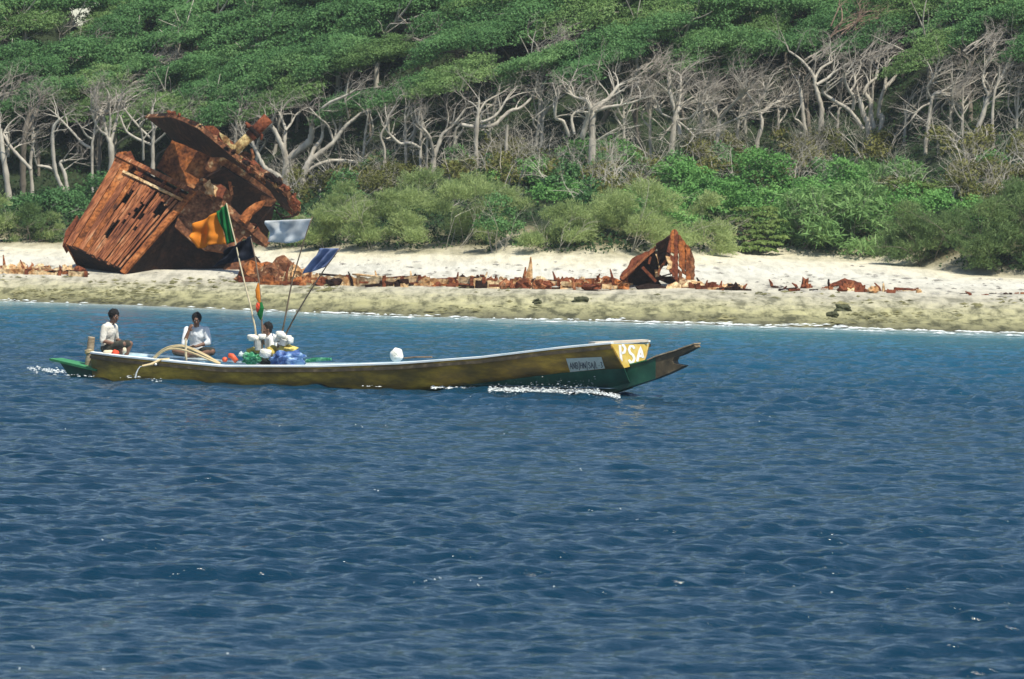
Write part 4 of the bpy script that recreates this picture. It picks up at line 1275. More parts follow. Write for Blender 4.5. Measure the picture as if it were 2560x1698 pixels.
roofpoly = [(363, 293), (395, 290), (426, 291), (460, 303), (496, 320), (536, 352), (574, 384), (640, 432), (690, 462), (717, 484), (738, 530), (741, 540), (731, 541), (704, 518), (676, 478), (640, 449), (600, 420), (560, 394), (530, 394), (490, 376), (433, 352), (398, 320)]
plate('roof', roofpoly, PU, -U2, 0.16, 'rust_dark_shade', WK, 0.9, 20)
def roofpt(x, y, up=0.0):
    return onplane(x, y, PU, -U2) + U2 * up
# ragged crust and plates on the roof edge
rg = random.Random(77)
EDGE = [(426, 291), (460, 303), (496, 320), (536, 352), (574, 384), (640, 432), (690, 462), (717, 484), (738, 532)]
def edgept(f):
    k = f * (len(EDGE) - 1); i = min(int(k), len(EDGE) - 2); a = k - i
    return (EDGE[i][0] * (1 - a) + EDGE[i + 1][0] * a, EDGE[i][1] * (1 - a) + EDGE[i + 1][1] * a)
mb = MB()
rim = [(364, 293)] + EDGE
for k in range(len(rim) - 1):
    mb.beam(roofpt(*rim[k], .05), roofpt(*rim[k + 1], .05), .05, .16, U2)
obj('roof_rim', mb, M['rust_speck'], WK)
for k in range(120):
    f = rg.uniform(0.38, 1) if k > 16 else rg.uniform(0, .45)
    x, y = edgept(f)
    p = roofpt(x - rg.uniform(-3, 8), y + rg.uniform(-3, 9), 0.12)
    s = rg.uniform(.05, .13) * (1.35 if f > .55 else .75)
    mb = MB(); mb.ball(p, s * rg.uniform(.9, 1.8), s, s * rg.uniform(.6, 1.2), n=7, m_=5, amp=.8, fr=1.7, seed=k, rot=Matrix.Rotation(R(42), 3, 'Y'))
    obj('rust_crust', mb, M[rg.choice(('rust_speck', 'rust_red', 'rust_dark_shade', 'rust_speck', 'rust_strip', 'rust_dark_shade', 'rust_red', 'mast_yellow'))], WK)
plate('roof_locker', [(498, 322), (508, 314), (535, 315), (548, 330), (570, 345), (585, 362), (578, 386), (545, 360)], PU + U2 * .2 + Vector((0, .25, 0)), Vector((-.3, -.9, .3)), 0.4, 'rust_red', WK, 1, 21)
plate('roof_locker_side', [(548, 330), (566, 340), (585, 362), (582, 376), (560, 362)], PU + U2 * .25 + Vector((0, .15, 0)), Vector((-.3, -.9, .3)), 0.1, 'mast_yellow', WK, 1.6, 22, 8)
plate('roof_fitting', [(424, 292), (430, 282), (436, 276), (441, 283), (434, 294)], PU + U2 * .15, nM, 0.08, 'rust_red', WK, .8, 23, 6)
# mast
def tubeobj(name, pts, rad, mat, n=12):
    mb = MB(); mb.tube(pts, rad, n); return obj(name, mb, M[mat], WK, smooth=True)
mY = YWK + 1.3
mp = lambda x, y: at(x, y, mY)
tubeobj('mast', [mp(572, 390), mp(598, 366), mp(625, 341)], [.19, .18, .18], 'mast_yellow')
tubeobj('mast', [mp(624, 342), mp(648, 318), mp(671, 295)], [.205, .20, .21], 'rust_red')
tubeobj('mast_collar', [mp(632, 334), mp(640, 326)], [.25, .25], 'rust_dark_shade')
tubeobj('mast_collar', [mp(576, 386), mp(582, 380)], [.26, .24], 'rust_red')
tubeobj('mast_arm', [mp(640, 326), mp(622, 316), mp(614, 306)], [.07, .09, .05], 'rust_red', 6)
tubeobj('mast_arm', [mp(645, 322), mp(655, 340), mp(652, 350)], [.06, .06, .04], 'rust_red', 6)
tubeobj('mast_stay', [mp(628, 372), mp(634, 392), mp(624, 410)], [.05, .06, .04], 'rust_speck', 6)
plate('mast_foot', [(590, 395), (604, 380), (624, 384), (634, 396), (632, 412), (612, 416)], PU + U2 * .3 + Vector((0, .5, 0)), nM, 0.3, 'rust_speck', WK, 2, 24, 8)
# thin braces under the roof end
bY = YWK + 0.2
bp_ = lambda x, y: at(x, y, bY)
for a, b, r in (((684, 514), (636, 573), .032), ((682, 512), (704, 546), .03), ((684, 512), (722, 520), .03), ((704, 546), (735, 540), .04), ((690, 530), (712, 540), .022)):
    tubeobj('brace', [bp_(*a), bp_(*b)], [r, r], 'rust_dark_shade', 6)
plate('roof_end_plate', [(716, 500), (724, 488), (742, 482), (738, 492), (722, 508)], at(728, 496, bY), nM, .1, 'rust_red', WK, .8, 25, 8)

# ------------------------------------------------------------------ pointed wreck fragment
gp = ground_hit(1650, 722)
FY = gp.y
WF = empty('wreck_fragment', Vector((gp.x, FY, gz(gp.x, FY))), 'pointed rusty hull fragment standing on the beach with holes torn through it', 'wreckage')
nF = Vector((.25, -.93, .25)).normalized()
PF = at(1700, 690, FY + .2)
_rg = random.Random(61)
_tx = [1666, 1676, 1683, 1690, 1699, 1715, 1727, 1737]; _ty = [612, 584, 574, 571, 590, 610, 624, 652]
_bx = [1666, 1676, 1690, 1700, 1716, 1737]; _by = [642, 682, 704, 714, 716, 694]
_x = 1667.0
while _x < 1734:
    _w = _rg.uniform(7, 12); _x1 = min(1736, _x + _w)
    t0, t1 = np.interp(_x, _tx, _ty), np.interp(_x1, _tx, _ty); b0, b1 = np.interp(_x, _bx, _by) + _rg.uniform(-4, 8), np.interp(_x1, _bx, _by) + _rg.uniform(-4, 8)
    cuts = [(0, 1)]
    if _rg.random() < .7:
        c_ = _rg.uniform(.45, .85); h_ = _rg.uniform(.03, .09); cuts = [(0, c_ - h_), (c_ + h_, 1)]
    for a_, c_ in cuts:
        poly = [(_x, t0 + (b0 - t0) * a_), ((_x + _x1) / 2, (t0 + t1) / 2 + ((b0 + b1) / 2 - (t0 + t1) / 2) * a_ - (3 if a_ == 0 else 0)), (_x1 + .5, t1 + (b1 - t1) * a_), (_x1 + .5, t1 + (b1 - t1) * c_), (_x, t0 + (b0 - t0) * c_)]
        plate('upright_plate', [(float(p), float(q)) for p, q in poly], PF + Vector((0, _rg.uniform(-.06, .06), 0)), nF, .06, _rg.choice(('rust', 'rust', 'rust_red', 'rust_speck')), WF, .9, _rg.randint(0, 999), 6)
    _x = _x1 + _rg.choice((0, 0, .8, 2))
plate('edge_flange', [(1724, 618), (1732, 636), (1737, 655), (1735, 692), (1731, 692), (1730, 655)], PF + Vector((.02, .1, 0)), nF, .2, 'rust_dark_shade', WF, .8, 41, 7)
plate('pale_rib', [(1636, 634), (1642, 636), (1646, 656), (1652, 676), (1648, 690), (1640, 692), (1636, 672)], PF + Vector((0, .5, 0)), nF, .1, 'rust_pale', WF, 1, 42, 7)
plate('pale_rib', [(1664, 640), (1674, 642), (1681, 655), (1680, 670), (1672, 674), (1666, 672), (1672, 660), (1668, 652)], PF + Vector((0, -.05, 0)), nF, .06, 'rust_pale', WF, .8, 43, 7)
plate('strut', [(1646, 690), (1650, 680), (1668, 650), (1663, 648), (1645, 676)], PF + Vector((0, .3, 0)), nF, .06, 'rust_strip', WF, .6, 44, 7)
plate('dark_plate', [(1640, 612), (1676, 590), (1668, 622), (1664, 650), (1656, 652), (1646, 640)], PF + Vector((0, .6, 0)), Vector((.3, -.8, -.5)), .06, 'rust_dark_shade', WF, .8, 45, 8)
nQ = Vector((.2, -.7, -.65)).normalized()
PQ = at(1600, 700, FY + .2)
plate('leaning_plate', [(1638, 630), (1646, 660), (1642, 690), (1648, 706), (1662, 724), (1600, 726), (1570, 714), (1550, 700), (1566, 686), (1600, 660)], PQ + Vector((0, .5, 0)), nQ, .08, 'rust_dark_shade', WF, 1.4, 46, 9)
plate('rear_plate', [(1634, 632), (1652, 622), (1668, 606), (1676, 640), (1668, 664), (1650, 668), (1644, 680), (1654, 690), (1678, 690), (1700, 700), (1700, 716), (1668, 708), (1650, 700), (1640, 716), (1626, 712), (1636, 690), (1634, 668), (1640, 656)], PF + Vector((0, .75, 0)), nF, .06, 'rust_dark_shade', WF, 1.6, 52, 7)
plate('rear_plate', [(1600, 664), (1622, 640), (1640, 630), (1640, 660), (1630, 690), (1610, 700)], PF + Vector((0, 1.0, 0)), nF, .06, 'rust_red', WF, 1.6, 53, 7)
def fb(name, a, b, w, mat, dy=0.0):
    mb = MB(); mb.beam(at(*a, FY + dy), at(*b, FY + dy), w, w * .7); return obj(name, mb, M[mat], WF)
fb('frame_beam', (1556, 696), (1638, 622), .11, 'rust_strip')
fb('frame_beam', (1636, 624), (1674, 590), .10, 'rust_dark_shade', .15)
fb('frame_beam', (1606, 668), (1640, 704), .14, 'rust_red', .1)
fb('frame_beam', (1642, 694), (1680, 684), .06, 'rust_dark_shade', .2)
fb('frame_beam', (1626, 642), (1622, 660), .10, 'rust_red', .0)
plate('outer_plate', [(1549, 692), (1560, 676), (1572, 662), (1580, 646), (1590, 640), (1606, 634), (1622, 628), (1638, 614), (1640, 622), (1600, 658), (1570, 688), (1556, 702)], at(1600, 650, FY + .35), Vector((-.2, -.85, .45)), .07, 'rust_red', WF, 1.8, 47, 7)
plate('base_plate', [(1590, 716), (1620, 708), (1650, 712), (1670, 718), (1664, 728), (1600, 728)], at(1630, 722, FY - .1), Vector((0, -.8, .6)), .1, 'rust_dark_shade', WF, 1.2, 48, 8)
plate('base_plate', [(1668, 712), (1690, 704), (1702, 712), (1706, 724), (1680, 728), (1664, 724)], at(1690, 722, FY - .1), Vector((0, -.8, .6)), .1, 'rust_pale', WF, 1.4, 49, 8)
plate('base_plate', [(1704, 708), (1718, 700), (1740, 700), (1738, 722), (1706, 724)], at(1720, 722, FY), Vector((0, -.8, .6)), .1, 'rust_pale', WF, 1.4, 50, 8)

# ------------------------------------------------------------------ low line of broken hull plates along the beach
def rust_row(px):
    return float(np.interp(px, [0, 300, 700, 1000, 1300, 1550, 1800, 2100, 2350, 2560], [682, 694, 712, 717, 718, 722, 726, 732, 738, 746]))
def scrap(name, label, px0, px1, n, hmax, seed, mats, cat='wreckage', long=True, base=0):
    rg = random.Random(seed)
    mid = ground_hit((px0 + px1) / 2, rust_row((px0 + px1) / 2) + base)
    e = empty(name, Vector((mid.x, mid.y, gz(mid.x, mid.y))), label, cat)
    for k in range(n):
        px = px0 + (px1 - px0) * (k + rg.uniform(.1, .9)) / n
        row = rust_row(px) + base + rg.uniform(-7, 3)
        g = ground_hit(px, row)
        sc = g.y / FPX
        typ = rg.random()
        mt = M[rg.choice(mats)]
        mb = MB()
        if typ < .42:      # bent plate standing or leaning
            w = rg.uniform(12, 34) * sc; h = rg.uniform(.35, 1) * hmax * sc
            m_ = rg.randint(4, 6)
            top = [(-w / 2 + w * i / m_, h * rg.uniform(.45, 1)) for i in range(m_ + 1)]
            poly = [Vector((-w / 2, 0, -.25)), Vector((w / 2, 0, -.25))] + [Vector((x + rg.gauss(0, .02), 0, z)) for x, z in top[::-1]]
            rot = Matrix.Rotation(rg.uniform(-.6, .6), 3, 'Z') @ Matrix.Rotation(rg.uniform(-.9, .15), 3, 'X')
            poly = [g + rot @ p for p in poly]
            mb.prism(poly, rot @ Vector((0, rg.uniform(.03, .09), 0)))
            obj('plate', mb, mt, e)
        elif typ < .72:    # long beam lying
            L = rg.uniform(20, 66) * sc; w = rg.uniform(.06, .18)
            an = rg.uniform(-.25, .25)
            d = Vector((math.cos(an), math.sin(an), rg.uniform(-.1, .12)))
            a = g + Vector((0, 0, rg.uniform(.02, .6) * hmax * sc * .55))
            mb.beam(a - d * L / 2, a + d * L / 2, w, w * rg.uniform(.5, 1.1))
            obj('beam', mb, mt, e)
        elif typ < .86:    # rib or spike
            h = rg.uniform(.5, 1.25) * hmax * sc
            l = rg.uniform(-.25, .25)
            mb.tube([g + Vector((0, 0, -.1)), g + Vector((l * .4, 0, h * .5)), g + Vector((l, rg.uniform(-.1, .1), h))], [.06, .05, .02], 5)
            obj('rib', mb, mt, e)
        else:              # lump of concretion
            mb.ball(g + Vector((0, 0, .08)), rg.uniform(.15, .35), .2, rg.uniform(.12, .25), n=8, m_=6, amp=.9, fr=1.6, seed=k + seed)
            obj('crust_lump', mb, mt, e)
    return e

def hull_ledge(parent, px0, px1, h, seed, mat='rust_pale', dy=0.0, gapn=0):
    """a length of low hull side: pale plating between frames"""
    rg = random.Random(seed)
    x = px0
    while x < px1 - 4:
        w = rg.uniform(34, 78)
        x1 = min(px1, x + w)
        a = ground_hit(x, rust_row(x) + dy); b = ground_hit(x1, rust_row(x1) + dy)
        k = a.y / FPX
        hh = h * k * rg.uniform(.75, 1.05)
        a.z -= .2; b.z -= .2
        n = 7
        top = [a.lerp(b, j / n) + Vector((0, .05, hh + .2 + rg.gauss(0, .035))) for j in range(n, -1, -1)]
        mb = MB(); mb.prism([a, b] + top, Vector((0, .09, 0)))
        obj('plate', mb, M[mat], parent)
        mb = MB(); mb.beam(top[-1] + Vector((-.05, .2, 0)), top[0] + Vector((.03, .2, 0)), .34, .05, (0, 0, 1)); obj('deck_strip', mb, M[rg.choice(('rust_red', 'rust_dark_shade', 'rust_pale'))], parent)
        mb = MB(); mb.beam(b + Vector((0, -.04, 0)), b + Vector((0, .0, hh + .24)), .12, .1); obj('frame', mb, M['rust_red'], parent)
        x = x1 + rg.choice((3, 5, 14, 22))

w1 = scrap('scrap_heap', 'rusty plates and pale crust left of the tilted wreck', -20, 205, 36, 40, 1, ('rust_pale', 'rust_red', 'rust_pale', 'rust_strip'))
hull_ledge(w1, -10, 215, 13, 2, dy=4)
w2 = scrap('scrap_heap', 'orange rust heap at the right foot of the tilted wreck', 610, 790, 40, 56, 3, ('rust', 'rust_pale', 'rust_speck', 'rust_red'))
for k, (x, y, r) in enumerate(((650, 690, 34), (690, 690, 40), (740, 695, 28), (620, 690, 26))):
    g = ground_hit(x, y + 14); s = g.y / FPX
    mb = MB(); mb.ball(g + Vector((0, .2, .15)), r * s * 1.2, .5, r * s * 1.1, n=14, m_=9, amp=.7, fr=1.5, seed=k + 3)
    obj('crust_lump', mb, M[('rust', 'rust_speck', 'rust_pale', 'rust_speck')[k]], w2)
w3 = scrap('broken_hull', 'low pale strip of broken hull with box shaped frames right of the flags', 790, 1010, 30, 30, 5, ('rust_red', 'rust_dark_shade', 'rust_pale'))
hull_ledge(w3, 800, 1005, 25, 6)
w4 = scrap('broken_hull', 'jumbled low rusty hull remains in the middle of the beach', 1000, 1210, 44, 32, 7, ('rust_red', 'rust_pale', 'rust_dark_shade', 'rust'))
hull_ledge(w4, 1005, 1210, 24, 8)
w5 = scrap('broken_hull', 'long pale keel plates left of the pointed fragment', 1200, 1430, 40, 32, 9, ('rust_red', 'rust_pale', 'rust_strip'))
hull_ledge(w5, 1205, 1420, 20, 10)
w6 = scrap('scrap_heap', 'orange scrap mound touching the left side of the pointed fragment', 1415, 1570, 34, 40, 11, ('rust', 'rust_pale', 'rust_strip', 'rust_red'))
w7 = scrap('scrap_heap', 'pale rusty scrap trailing right from the pointed fragment', 1725, 1860, 24, 24, 13, ('rust_pale', 'rust_red', 'rust_pale', 'rust_dark_shade'), base=-2)
w8 = scrap('scrap_heap', 'small dark rusty bits midway between the fragment and the bent plate', 1920, 2085, 12, 16, 15, ('rust_red', 'rust_dark_shade', 'rust_strip'), base=-4)
w9 = scrap('scrap_heap', 'rusty strips lying right of the bent plate', 2100, 2300, 15, 20, 17, ('rust_strip', 'rust_red', 'rust_pale'), base=-3)
w10 = scrap('scrap_heap', 'last scattered rust scraps near the right edge', 2400, 2600, 9, 9, 19, ('rust_strip', 'rust_red', 'rust_dark_shade'), base=-4)
# upright spike and the bent plate as things of their own
g = ground_hit(1322, 712)
sp = empty('upright_spike', g, 'upright pale rusty spike rising from the low hull remains', 'wreckage')
mb = MB(); mb.tube([g + Vector((0, 0, -.2)), at(1322, 690, g.y), at(1326, 668, g.y), at(1327, 642, g.y)], [.2, .13, .07, .02], 7); obj('spike', mb, M['rust_pale'], sp)
mb = MB(); mb.tube([g + Vector((-.15, .1, 0)), at(1312, 690, g.y), at(1314, 668, g.y)], [.12, .07, .02], 6); obj('splinter', mb, M['rust_strip'], sp)
g = ground_hit(2120, 722)
bpz = empty('bent_plate', g, 'bent reddish plate with a hooked end on the sand at right', 'wreckage')
plate('plate', [(2072, 700), (2072, 716), (2100, 712), (2130, 718), (2160, 718), (2152, 706), (2128, 700), (2112, 695), (2092, 704), (2076, 710)], at(2110, 715, g.y), Vector((0, -.75, .66)), .06, 'rust_red', bpz, 1, 60, 8)
mb = MB(); mb.tube([at(2072, 698, g.y), at(2071, 708, g.y), at(2073, 718, g.y)], [.03, .04, .04], 6); obj('hook', mb, M['rust_dark_shade'], bpz)

# ------------------------------------------------------------------ stones on the reef flat
def stones():
    g2 = random.Random(8)
    mb = MB()
    for k in range(2600):
        px = g2.uniform(-150, 2700); f = g2.random() ** 1.3
        t = (px - 1280) / FPX
        yw = float(np.interp(t, T_, YW)); yr = float(np.interp(t, T_, YR))
        Y = yw + (yr - yw) * (f * 0.95 + .02)
        x = t * Y
        if float(fbm(np.array([x * .5]), np.array([Y * .35]))[0]) < .05 + .25 * g2.random(): continue
        s = g2.uniform(.03, .09) * (1.8 if g2.random() < .05 else 1)
        flake(mb, (x, Y, gz(x, Y) + .05), s * g2.uniform(1, 2.6), s, s * g2.uniform(.35, .7), g2)
    o = obj('reef_stones', mb, mat_noise('algae_stone', [(0.3, (0.07, 0.07, 0.03)), (0.55, (0.18, 0.17, 0.08)), (0.75, (0.34, 0.31, 0.17))], scale=1.2, rough=.9))
    tag(o, 'small algae covered stones strewn over the reef flat', 'stones', kind='stuff')
    mb = MB()
    for k in range(500):
        px = g2.uniform(-150, 2700); f = g2.random()
        t = (px - 1280) / FPX
        yr = float(np.interp(t, T_, YR)); yb = float(np.interp(t, T_, YB))
        Y = yr + (yb - yr) * f ** 1.5 * .8
        x = t * Y
        s = g2.uniform(.03, .08)
        flake(mb, (x, Y, gz(x, Y) + .02), s * g2.uniform(1, 3), s, s * .6, g2)
    o = obj('coral_rubble', mb, mat_noise('grey_rubble', [(0.3, (0.18, 0.17, 0.15)), (0.7, (0.42, 0.40, 0.36))], scale=2, rough=.9))
    tag(o, 'grey coral rubble strewn over the white sand', 'rubble', kind='stuff')
stones()
for k, (px, py, s, lab) in enumerate(((2107, 778, .19, 'dark algae boulder standing highest on the right reef flat'), (2082, 790, .13, 'smaller dark boulder just left of the highest boulder'), (1450, 756, .17, 'dark patch of weedy rock below the pointed wreck fragment'), (1342, 757, .11, 'small weedy rock left of the dark rock patch'))):
    g = ground_hit(px, py)
    mb = MB(); mb.ball(g + Vector((0, 0, s * .25)), s * 1.3, s, s * .8, n=12, m_=8, amp=.8, fr=1.8, seed=k + 40)
    tag(obj('reef_boulder', mb, mat_plain('weedy_rock', (.06, .065, .03), vary=.4)), lab, 'rock')

def surf():
    mb = MB(); g2 = random.Random(12)
    for k in range(1100):
        t = g2.uniform(-.115, .115)
        yw = float(np.interp(t, T_, YW))
        x0 = t * yw
        wob = float(fbm(np.array([x0 * .35]), np.array([3.3]))[0])
        am = float(fbm(np.array([x0 * .15]), np.array([9.3]))[0]) + .22
        if g2.random() > am: continue
        Y = yw - .4 + wob * 1.4 + g2.gauss(0, .35) - (2.2 if g2.random() < .25 else 0)
        flake(mb, (t * Y, Y, max(0.01, gz(t * Y, Y)) + .03), g2.uniform(.05, .22), g2.uniform(.04, .1), g2.uniform(.008, .03), g2)
    o = obj('surf_foam', mb, M['foam'])
    tag(o, 'thin broken line of white foam along the waterline', 'foam', kind='stuff')
surf()
def flecks():  # white flakes stand in for sun glints on the waves
    g2 = random.Random(44); mb = MB()
    for px, py in ((890, 1062), (905, 1066), (965, 1066), (700, 1064), (160, 1072), (1258, 1084), (934, 1226), (944, 1228), (1550, 1272), (1455, 1174), (1595, 1298), (1180, 1452), (1198, 1463), (1200, 1446), (1384, 1465), (1065, 1452), (1090, 1450), (1100, 1446), (82, 1618), (48, 1672), (260, 1674), (570, 1632), (255, 1350), (1175, 992), (1900, 1054), (1925, 1042), (2080, 1480), (1135, 972)):
        for k in range(2):
            p = onz(px + g2.uniform(-4, 4), py + g2.uniform(-2, 2), 0.09)
            flake(mb, p, g2.uniform(.006, .014), .008, .008, g2)
    tag(obj('glint_flecks', mb, M['foam']), 'tiny white flecks standing in for sun glints on the wave crests', 'foam', kind='stuff')
flecks()

# ------------------------------------------------------------------ the boat
PSI = R(30)
FW = Vector((math.cos(PSI), -math.sin(PSI), 0)); SB = Vector((-math.sin(PSI), -math.cos(PSI), 0)); UP = Vector((0, 0, 1))
P0 = onz(246, 946, 0.0)
def BP(s, v, z):
    return P0 + FW * s + SB * v + UP * z
def proj(p):
    d = Vector(p) - CAM
    w = d.dot(f_)
    return (PW / 2 + FPX * d.dot(r_) / w, PH / 2 - FPX * d.dot(u_) / w)
def z_for(s, v, py):
    y0 = proj(BP(s, v, 0))[1]; y1 = proj(BP(s, v, 1))[1]
    return (py - y0) / (y1 - y0)
def bp(px, py, v):
    """point of the picture ray at lateral offset v inside the boat"""
    return onplane(px, py, P0 + SB * v, SB)
def s_of(p):
    return (Vector(p) - P0).dot(FW)
def loc(p):
    q = Vector(p) - P0
    return q.dot(FW), q.dot(SB), q.z
LB = s_of(bp(1529, 860, .82))
def bg(s):
    return float(np.interp(s, [0, .8, 2.5, 5, 9, LB], [.30, .52, .76, .88, .90, .82]))
def bc(s):
    return float(np.interp(s, [0, .8, 2.5, 5, 9, LB], [.16, .34, .55, .64, .62, .38]))
SHEER = ([200, 230, 300, 400, 560, 800, 1000, 1200, 1400, 1529], [882, 884, 893, 903, 918, 918, 911, 896, 872, 860])
CHINE = ([900, 1000, 1130, 1250, 1400, 1500, 1561], [990, 982, 966, 951, 932, 923, 920])
def z_g(s):
    v = bg(s)
    px = proj(BP(s, v, .5))[0]
    return z_for(s, v, float(np.interp(px, *SHEER)))
def z_c(s):
    v = bc(s)
    px = proj(BP(s, v, 0))[0]
    if px < 1000: return -0.14
    return max(-0.14, z_for(s, v, float(np.interp(px, *CHINE))))
def z_k(s):
    px = proj(BP(s, 0, 0))[0]
    if px < 1400: return -0.38
    a = float(np.interp(px, [1400, 1524, 1600, 1715], [1016, 987, 960, 914]))
    return z_for(s, 0, a)
boat = empty('wooden_boat', P0, 'long narrow ochre wooden fishing boat with a forked prow and painted letters on its bow', 'boat')
NS = 60
ST = [LB * i / NS for i in range(NS + 1)]
RAKE = 0.06
def side_pt(s, side, f):
    """f 0 gunwale .. 1 chine, slight flare"""
    v = bg(s) * (1 - f) + bc(s) * f + 0.05 * math.sin(math.pi * f) * (1 if s > .5 else .4)
    z = z_g(s) * (1 - f) + z_c(s) * f
    e = max(0, (s - (LB - .6)) / .6)
    return BP(s + RAKE * f * e, side * v, z)
for side in (1, -1):
    mb = MB()
    G = [[side_pt(s, side, f) for f in (0, .2, .4, .6, .8, 1)] for s in ST]
    mb.grid(G if side < 0 else [r[::-1] for r in G])
    o = obj('hull_side', mb, M['ochre'], boat, smooth=True)
    md = o.modifiers.new('thick', 'SOLIDIFY'); md.thickness = 0.02; md.offset = 0
    mb = MB()
    G = []
    for s in ST:
        row = []
        for f in (0.02, .3, .6, .9):
            p = side_pt(s, side, f) - SB * (side * .05)
            row.append(p)
        G.append(row)
    mb.grid(G); obj('hull_lining', mb, M['liner'], boat, smooth=True)
    mb = MB()
    for a, b in zip(ST[:-1], ST[1:]):
        pass
    pts = [side_pt(s, side, 0) for s in ST]
    sec = [(-.085, -.02), (.035, -.02), (.035, .014), (-.085, .026)]
    G = [[p + SB * (side * x) + UP * (z + .02) for x, z in sec + sec[:1]] for p in pts]
    mb.grid(G)
    o_ = len(mb.v)
    mb.f.append((0, 1, 2, 3)); e_ = len(pts) * 5 - 5; mb.f.append((e_ + 3, e_ + 2, e_ + 1, e_))
    obj('gunwale', mb, M['rail'], boat)
    mb = MB()
    G = [[p + SB * (side * x) + UP * z for x, z in ((.034, -.03), (.05, -.03), (.05, -.095), (.034, -.095), (.034, -.03))] for p in [side_pt(s, side, 0.02) for s in ST]]
    mb.grid(G); obj('rubbing_strake', mb, M['wood_dark'], boat)
mb = MB()
G = []
for s in ST:
    e = max(0, (s - (LB - .6)) / .6) * RAKE
    G.append([BP(s + e, bc(s), z_c(s)), BP(s + e, bc(s) * .5, z_c(s) * .5 + z_k(s) * .5 - .03), BP(s + e, 0, z_k(s)), BP(s + e, -bc(s) * .5, z_c(s) * .5 + z_k(s) * .5 - .03), BP(s + e, -bc(s), z_c(s))])
mb.grid(G); o = obj('hull_bottom', mb, M['green_paint'], boat, smooth=False)
md = o.modifiers.new('thick', 'SOLIDIFY'); md.thickness = 0.03; md.offset = 0
mb = MB()
G = [[BP(s, bc(s) * k * .95 + (bg(s) - bc(s)) * k * .3, .16) for k in (1, 0, -1)] for s in ST[2:-1]]
mb.grid(G); obj('floor', mb, M['liner'], boat)
# bow transom
sT = LB
tz = z_g(LB) - .0
TL = BP(LB, .82, tz); TRr = BP(LB, -.82, z_for(LB, -.82, 861)); BL = BP(LB + RAKE, .38, z_for(LB + RAKE, .38, 920)); BR = BP(LB + RAKE, -.38, z_for(LB + RAKE, -.38, 911))
mb = MB(); mb.prism([BL, BR, TRr, TL], FW * -.05)
transom = obj('bow_transom', mb, M['transom_yellow'], boat)
mb = MB(); mb.prism([BP(0, .30, z_g(0)), BP(0, -.30, z_g(0)), BP(0, -.16, -.2), BP(0, .16, -.2)], FW * .04); obj('stern_board', mb, M['rail'], boat)
kv = lambda x, y: bp(x, y, 0.0)
def keelpiece(name, poly, w, mat):
    mb = MB(); mb.prism([kv(*p) + SB * w / 2 for p in poly], -SB * w); return obj(name, mb, M[mat], boat)
keelpiece('prow', [(1540, 952), (1561, 918), (1582, 912), (1604, 908), (1624, 902), (1646, 893), (1646, 946), (1600, 961), (1530, 984), (1500, 990), (1480, 980)], .26, 'green_paint')
keelpiece('prow_tip', [(1646, 893), (1664, 887), (1690, 880), (1718, 870), (1742, 862), (1745, 868), (1730, 876), (1712, 886), (1692, 893), (1688, 902), (1690, 909), (1700, 911), (1716, 914), (1702, 922), (1676, 934), (1646, 946)], .24, 'wood_dark')
mb = MB()
cap = [(1566, 916), (1604, 907), (1626, 901), (1648, 891.5), (1666, 885.5), (1692, 878.5), (1720, 868.5), (1743, 860.5)]  # tan and bright green strips put in as the sunlit prow top
G = [[kv(*p) + SB * x + UP * z for x, z in ((.15, 0), (.15, .025), (-.15, .025), (-.15, 0), (.15, 0))] for p in cap]
mb.grid(G[2:]); mb.f.append(tuple(len(mb.v) - 5 + k for k in range(4))); obj('prow_lit_top', mb, M['wood'], boat)
mb = MB(); mb.grid(G[:3]); obj('prow_lit_top', mb, M['green_lit'], boat)
# stern platform and post
mb = MB()
a0, a1 = kv(135, 901), kv(262, 928)
mb.prism([a0 + SB * .18, a1 + SB * .33, a1 - SB * .33, a0 - SB * .18 + FW * .1], UP * .05); obj('stern_platform', mb, M['green_lit'], boat)
mb = MB(); mb.prism([a0 + FW * .25 - UP * .01, a1 - UP * .01, a1 - UP * .5, a0 + FW * .5 - UP * .32], SB * .16); obj('stern_skeg', mb, M['green_paint'], boat)
mb = MB(); pt = [kv(229, 843), kv(227, 862), kv(224, 890), kv(220, 925)]
mb.tube(pt, [.078, .08, .082, .085], 14); obj('stern_post', mb, M['wood'], boat, smooth=False)
mb = MB()
for k in range(3):
    p = kv(223.5, 876 + k * 3.2); ring = [p + SB * .095 * math.cos(a) + FW * .095 * math.sin(a) + UP * .01 * math.sin(a * 2) for a in np.linspace(0, 6.283, 13)]
    mb.tube(ring, .014, 5)
mb.tube([kv(224, 880), kv(230, 884), kv(236, 886)], .016, 5)
obj('lashing', mb, M['cane'], boat)
mb = MB(); mb.tube([kv(232, 890), kv(236, 912), kv(239, 934)], .022, 6); obj('stern_rope', mb, M['rail'], boat)
# decks, thwarts and the loose bow plank fixed on top
def deck(s0, s1, dz, name='deck', mat='liner', w=.94):
    mb = MB(); ss = np.linspace(s0, s1, 8)
    G = [[BP(s, bg(s) * w * k, z_g(s) + dz) for k in (1, .33, -.33, -1)] for s in ss]
    mb.grid(G); o = obj(name, mb, M[mat], boat); md = o.modifiers.new('t', 'SOLIDIFY'); md.thickness = .03; return o
deck(.06, 1.05, -.03, 'stern_deck')
deck(1.55, 2.35, -.05, 'hatch_board')
for s in (3.35, 4.9, 7.9, 10.2, 12.0):
    deck(s, s + .28, -.10, 'thwart', 'rail')
mb = MB(); mb.beam(bp(1480, 858, .62), bp(1613, 851.5, -.70), .22, .045); obj('bow_plank', mb, M['wood_pale'], boat)

